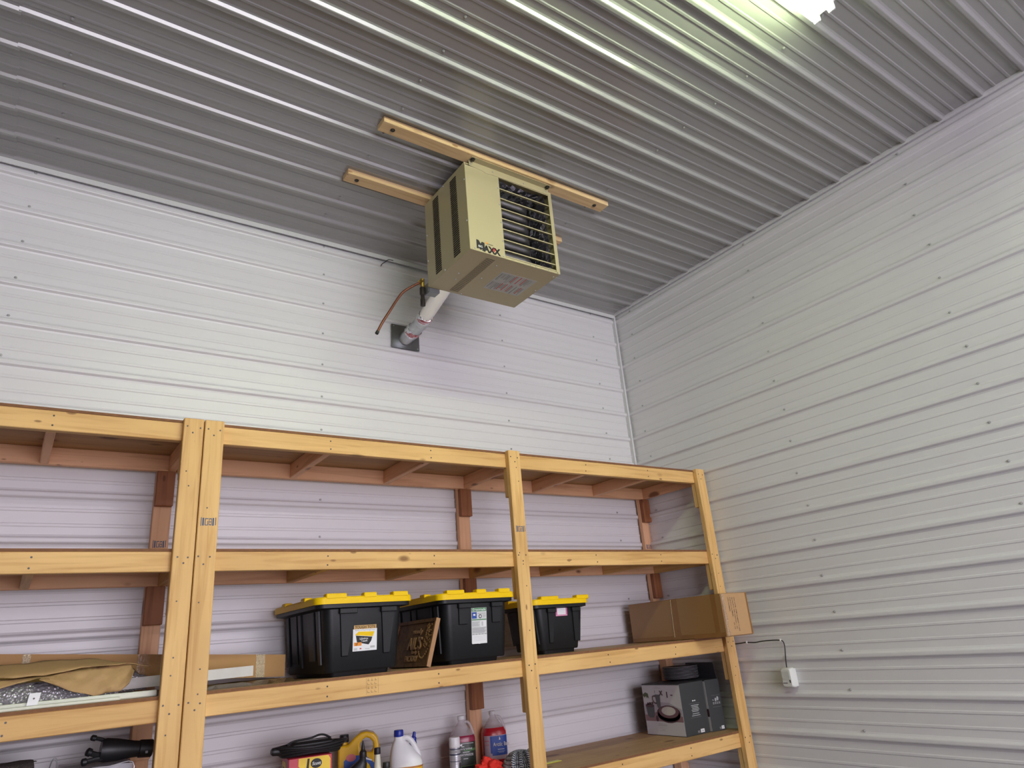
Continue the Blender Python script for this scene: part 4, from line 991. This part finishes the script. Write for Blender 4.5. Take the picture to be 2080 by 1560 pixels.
def bleach():
    t = thing('bleach_jug', 'white plastic bleach jug with a dark blue cap and yellow label', 'jug', (-2.445, -.335, SZ), math.radians(-25), None, True)
    h = .268; bm = B(); rings = []
    for f, s, cx in ((.002, .86, 0), (.03, 1, 0), (.52, 1, 0), (.60, .95, -.004), (.72, .76, -.016), (.85, .50, -.030), (.93, .30, -.036), (1, .27, -.037)):
        rings.append(sup(.088*s, .058*min(1, s*1.15) if s > .35 else .088*s, f*h, 2.6, 28, cx, 0))
    loft(bm, rings); ob('jug_body', bm, WHITEP, t, True)
    bm = B(); tube(bm, [(-.018, 0, h*.955), (.010, 0, h*.95), (.036, 0, h*.86), (.062, 0, h*.68), (.070, 0, h*.58), (.066, 0, h*.50)], .0145, 12, 5); ob('handle', bm, WHITEP, t, True)
    bm = B(); lathe(bm, [(.0255, 0), (.0265, .002), (.0255, .030), (.023, .033)], (-.037, 0, h-.004), 24); ob('cap', bm, BLUEC, t, True)
    bm = B(); rings = [sup(.0886, .0586, z, 2.6, 28) for z in (.015, .118)]; loft(bm, rings, True, False, False); lb = ob('label', bm, mat('yellow_label', (.72, .42, .03, 1), .4, var=.15, scale=30), t, True)
    bm = B(); loft(bm, [sup(.0891, .0591, z, 2.6, 28) for z in (.112, .120)], True, False, False); ob('label_band', bm, mat('amber_print', (.42, .16, .02, 1), .5), lb, True)
bleach()
def nozzle_bottle():
    t = thing('squeeze_bottle', 'white squeeze bottle with a slanted blue nozzle behind the bleach jug', 'bottle', (-2.33, -.20, SZ), 0, None, True)
    bm = B(); lathe(bm, [(.040, .0005), (.043, .006), (.043, .14), (.036, .165), (.018, .185), (.015, .19)], (0, 0, 0), 20); ob('bottle_body', bm, WHITEP, t, True)
    bm = B(); lathe(bm, [(.021, 0), (.021, .026), (.017, .034), (.016, .050), (.010, .056), (.008, .078), (.005, .080)], (-.006, 0, .184), 14, axis_m((.18, 0, 1))); ob('nozzle', bm, BLUEC, t, True)
nozzle_bottle()
def yellow_jug():
    t = thing('oil_jug', 'yellow plastic oil jug with a black cap and loop handle', 'jug', (-2.660, -.200, SZ), math.radians(-24), None, True)
    YO = mat('yellow_jug_plastic', (.62, .36, .008, 1), .35, var=.04); D = .055
    # front outline: body with slanted shoulder, handle loop with a hole
    outer = [(-.105, .003), (.100, .003), (.108, .02), (.108, .235), (.100, .275), (.078, .298), (.040, .310), (.010, .306), (-.022, .285), (-.048, .260), (-.058, .252), (-.098, .252), (-.108, .238), (-.110, .02)]
    hole = [(.010, .215), (.070, .205), (.078, .225), (.075, .255), (.060, .272), (.040, .280), (.022, .272), (.006, .250)]
    bm = B(); rings_o = []
    fo = [bm.verts.new((x, -D, z)) for x, z in outer]; fh = [bm.verts.new((x, -D, z)) for x, z in hole]
    bo = [bm.verts.new((x, D, z)) for x, z in outer]; bh = [bm.verts.new((x, D, z)) for x, z in hole]
    for a in (outer, hole): pass
    def ringfaces(p, q):
        n = len(p)
        for i in range(n): bm.faces.new((p[i], p[(i+1) % n], q[(i+1) % n], q[i]))
    ringfaces(fo, bo); ringfaces(fh, bh)
    for A, Hh in ((fo, fh), (bo, bh)):
        es = []
        for loop in (A, Hh):
            for i in range(len(loop)):
                e = bm.edges.get((loop[i], loop[(i+1) % len(loop)])); es.append(e)
        bmesh.ops.triangle_fill(bm, use_beauty=True, use_dissolve=False, edges=es)
    bmesh.ops.recalc_face_normals(bm, faces=bm.faces)
    o = ob('jug_body', bm, YO, t, True); md = o.modifiers.new('round', 'BEVEL'); md.width = .012; md.segments = 3; md.limit_method = 'ANGLE'; md.angle_limit = math.radians(50)
    bm = B(); lathe(bm, [(.020, 0), (.020, .014)], (-.078, 0, .250), 18); ob('neck', bm, YO, t, True)
    bm = B(); lathe(bm, [(.0245, 0), (.0255, .003), (.0245, .034), (.022, .037)], (-.078, 0, .263), 20); ob('cap', bm, BLACK, t, True)
    F = Frame((0, -D, 0), (1, 0, 0), (0, 0, 1))
    lb = flat('label', t, mat('label_blue', (.035, .10, .38, 1), .4), [[(-.075, .03), (.075, .03), (.085, .15), (.06, .175), (.03, .196), (-.05, .200), (-.078, .175)]], F, .0002, .0006)
    flat('label_picture', lb, YEL, [ell(.012, .11, .055, .062)], F, .0010); flat('label_picture', lb, BLUE, [ell(.012, .10, .036, .045)], F, .0016)
    flat('label_picture', lb, mat('rose_oval_print', (.62, .16, .16, 1), .5), [ell(-.040, .190, .026, .018)], F, .0016)
    flat('label_picture', lb, WHITE, [[(.018, .182), (.068, .165), (.072, .17), (.022, .19)]], F, .0014)
yellow_jug()
def lube_bottle():
    t = thing('gear_oil_bottle', 'black gear oil bottle with a pointed nozzle before the yellow jug', 'bottle', (-2.735, -.37, SZ), math.radians(-24), None, True)
    bm = B(); rings = []
    for z, hx, cx in ((.001, .048, -.01), (.01, .055, -.01), (.125, .058, -.012), (.150, .050, -.008), (.172, .036, .008), (.190, .020, .020), (.206, .014, .024)):
        rings.append(sup(hx, min(.032, hx), z, 2.6, 22, cx, 0))
    loft(bm, rings); ob('bottle_body', bm, BLACK, t, True)
    bm = B(); lathe(bm, [(.019, 0), (.0195, .002), (.0185, .026), (.011, .034), (.009, .046), (.004, .072), (.003, .078)], (.024, 0, .202), 16); ob('nozzle', bm, BLACK, t, True)
    flat('label', t, BLUE, [rect(-.052, .01, .036, .098)], Frame((-.0, -.0325, 0), (1, 0, 0), (0, 0, 1)), .0002, .0006)
lube_bottle()
def small_bottles():
    t = thing('slim_bottle', 'slim cream bottle with a black cap right of the gear oil bottle', 'bottle', (-2.660, -.44, SZ), 0, None, True)
    bm = B(); lathe(bm, [(.020, .0005), (.022, .005), (.022, .11), (.019, .15), (.0145, .205), (.014, .215)], (0, 0, 0), 18); ob('bottle_body', bm, mat('cream_plastic', (.62, .60, .50, 1), .4), t, True)
    bm = B(); lathe(bm, [(.0165, 0), (.0172, .002), (.0165, .028), (.015, .030)], (0, 0, .213), 16); ob('cap', bm, BLACK, t, True)
    t = thing('small_bottle', 'short pale bottle with a black cap left of the bleach jug', 'bottle', (-2.610, -.44, SZ), 0, None, True)
    bm = B(); lathe(bm, [(.027, .0005), (.029, .004), (.029, .11), (.025, .135), (.018, .142)], (0, 0, 0), 18); ob('bottle_body', bm, mat('pale_plastic', (.50, .46, .44, 1), .4), t, True)
    bm = B(); lathe(bm, [(.0185, 0), (.0195, .002), (.0185, .026), (.017, .028)], (0, 0, .141), 16); ob('cap', bm, BLACK, t, True)
small_bottles()
def rags_box():
    hh = .258; w_, d_ = .205, .20
    t = thing('rag_box', 'red and yellow box of rags under the black cable bundle', 'box', (-3.008, -.372, SZ), math.radians(-9), None, True)
    RB = mat('red_carton', (.52, .035, .06, 1), .45)
    bm = B(); box(bm, (-w_/2, -d_/2, .0003), (w_/2, d_/2, hh), .002); ob('box_body', bm, RB, t)
    F = Frame((-w_/2, -d_/2, 0), (1, 0, 0), (0, 0, 1)); YP = mat('yellow_print', (.78, .52, .01, 1), .45)
    p = flat('front_panel', t, YP, [[(.050, .10), (.045, .205), (.052, .214), (.045, .222), (.046, hh-.003), (.165, hh-.003), (.188, hh-.004), (.198, hh-.02), (.196, .10)]], F)
    flat('front_emblem', p, INK, [ell(.130, .226, .027, .021)], F, .0010); text('front_lettering', p, WHITE, 'Scott', F, .130, .219, .020, .0016, 'CENTER', .02, .2)
    text('front_lettering', p, INK, 'RAGS', F, .130, .160, .050, .0012, 'CENTER', .045, .25, .92)
    flat('front_lettering', p, INK, [[(.068, .10), (.084, .10), (.098, .25), (.088, .25)]], F, .0010)
    F = Frame((-w_/2, d_/2, 0), (0, -1, 0), (0, 0, 1)); F.n = Vector((-1, 0, 0))
    q = flat('side_panel', t, YP, [[(.012, .10), (.012, hh-.022), (.11, hh-.020), (.12, hh-.028), (.122, .10)]], F)
    flat('side_emblem', q, INK, [ell(.062, .195, .020, .020)], F, .0010); flat('side_emblem', q, GREYP, [ell(.062, .195, .011, .011), rect(.024, .20, .030, .215)], F, .0016)
rags_box()
def cable_bundle():
    z0 = SZ+.2585
    t = thing('power_adapter', 'black power adapter wrapped in its own cable atop the rag box', 'adapter', (-2.99, -.37, z0), math.radians(-8), None, True)
    bm = B(); loft(bm, [rrect(w_, d_, .02, z, 5) for w_, d_, z in ((.20, .11, .022), (.215, .12, .030), (.215, .12, .052), (.19, .10, .062))]); ob('adapter_body', bm, BLACK, t, True)
    bm = B(); box(bm, (-.07, -.03, .0615), (.03, .025, .0635), .001); ob('grey_plate', bm, mat('grey_sticker', (.22, .22, .23, 1), .4), t)
    rn = random.Random(5)
    for k in range(4):
        bm = B(); pts = []
        for j in range(17):
            a = 2*PI*j/16; pts.append(((.145+.012*k)*math.cos(a), (.070+.006*k)*math.sin(a), .010+.011*k+.004*math.sin(3*a+k)))
        tube(bm, pts, .0075, 8, 2); ob('cable_loop', bm, BLACK, t, True)
    bm = B(); tube(bm, [(-.12, -.03, .056), (-.08, -.02, .068), (0, -.01, .072), (.04, 0, .080), (.07, .0, .077), (.10, -.01, .060)], .005, 8, 5); ob('cable_loop', bm, BLACK, t, True)
    bm = B(); lathe(bm, [(.016, 0), (.018, .004), (.018, .045), (.012, .055)], (-.14, -.02, .030), 12, axis_m((-1, -.2, .1))); ob('plug', bm, BLACK, t, True)
    return t
cable_bundle()
def red_cloth():
    rn = random.Random(21); bm = B()
    bmesh.ops.create_icosphere(bm, subdivisions=4, radius=1)
    for v in bm.verts:
        p = v.co.copy(); k = 1+.16*math.sin(5*p.x+3*p.z)+.13*math.sin(7*p.y-4*p.x+1)+.10*math.sin(11*p.z+6*p.y)+.07*math.sin(17*p.x-9*p.y)
        if p.x < -.45: k *= .92
        v.co = Vector((p.x*.085*k, p.y*.062*k, max(p.z*.055*k, -.0402)+.041))
    bmesh.ops.translate(bm, verts=bm.verts, vec=(-1.975, -.43, SZ))
    o = ob('red_cloth', bm, mat('red_fabric', (.62, .02, .012, 1), .8, var=.12, scale=20), None, True); tag(o, 'crumpled bright red cloth in front of the two antifreeze jugs', 'cloth')
red_cloth()
def rope():
    t = thing('rope_coil', 'coil of blue and white braided rope behind the middle post', 'rope', (-1.775, -.47, SZ))
    def strands(bm, n, ph):                     # two-colour twist running round the rope
        bm.faces.ensure_lookup_table()
        for q, f in enumerate(bm.faces):
            i, j = divmod(q, n); f.material_index = 1 if (2*i+j+ph) % 8 < 4 else 0
    RM = [mat('navy_strand', (.025, .04, .12, 1), .8), mat('white_strand', (.60, .61, .65, 1), .8)]; c = Vector((-1.775, -.47, SZ+.004))
    k = 0
    for R, zz in ((.105, .011), (.104, .031), (.098, .051), (.086, .070), (.068, .086), (.092, .020), (.076, .050)):
        bm = B(); pts = [c+Vector((R*math.cos(2*PI*j/20), R*math.sin(2*PI*j/20)*.9, zz+.003*math.sin(3*2*PI*j/20+k))) for j in range(21)]
        tube(bm, pts, .0108, 8, 12); strands(bm, 8, k); ob('rope_loop', bm, RM, t, True); k += 1
    for j in range(7):                           # cross wraps over the coil
        a = -2.6+j*.42; bm = B()
        pts = [c+Vector((math.cos(a)*r, math.sin(a)*r*.9, z)) for r, z in ((.112, .012), (.120, .04), (.112, .070), (.090, .094), (.064, .100), (.046, .082), (.042, .05))]
        tube(bm, pts, .0105, 8, 12); strands(bm, 8, j); ob('rope_loop', bm, RM, t, True)
rope()
bm = B(); box(bm, (-1.66, -.440, SZ), (-1.462, -.398, SZ+.004), .001); tag(ob('yellow_strip', bm, mat('lime_yellow_plastic', (.58, .58, .06, 1), .35)), 'flat lime yellow plastic strip on the board right of the middle post', 'strip')
t = thing('storage_tray', 'low black open tray holding the spray can, behind the red cloth', 'tray', (-2.05, -.27, SZ))
for nm, a, b in (('tray_base', (-2.19, -.338, SZ+.0003), (-1.86, -.248, SZ+.0023)), ('tray_side', (-2.19, -.338, SZ+.0023), (-1.86, -.334, SZ+.042)), ('tray_side', (-2.19, -.252, SZ+.0023), (-1.86, -.248, SZ+.042)),
                 ('tray_end', (-2.19, -.334, SZ+.0023), (-2.186, -.252, SZ+.042)), ('tray_end', (-1.864, -.334, SZ+.0023), (-1.86, -.252, SZ+.042))):
    bm = B(); box(bm, a, b, .0008); ob(nm, bm, BLACK, t)
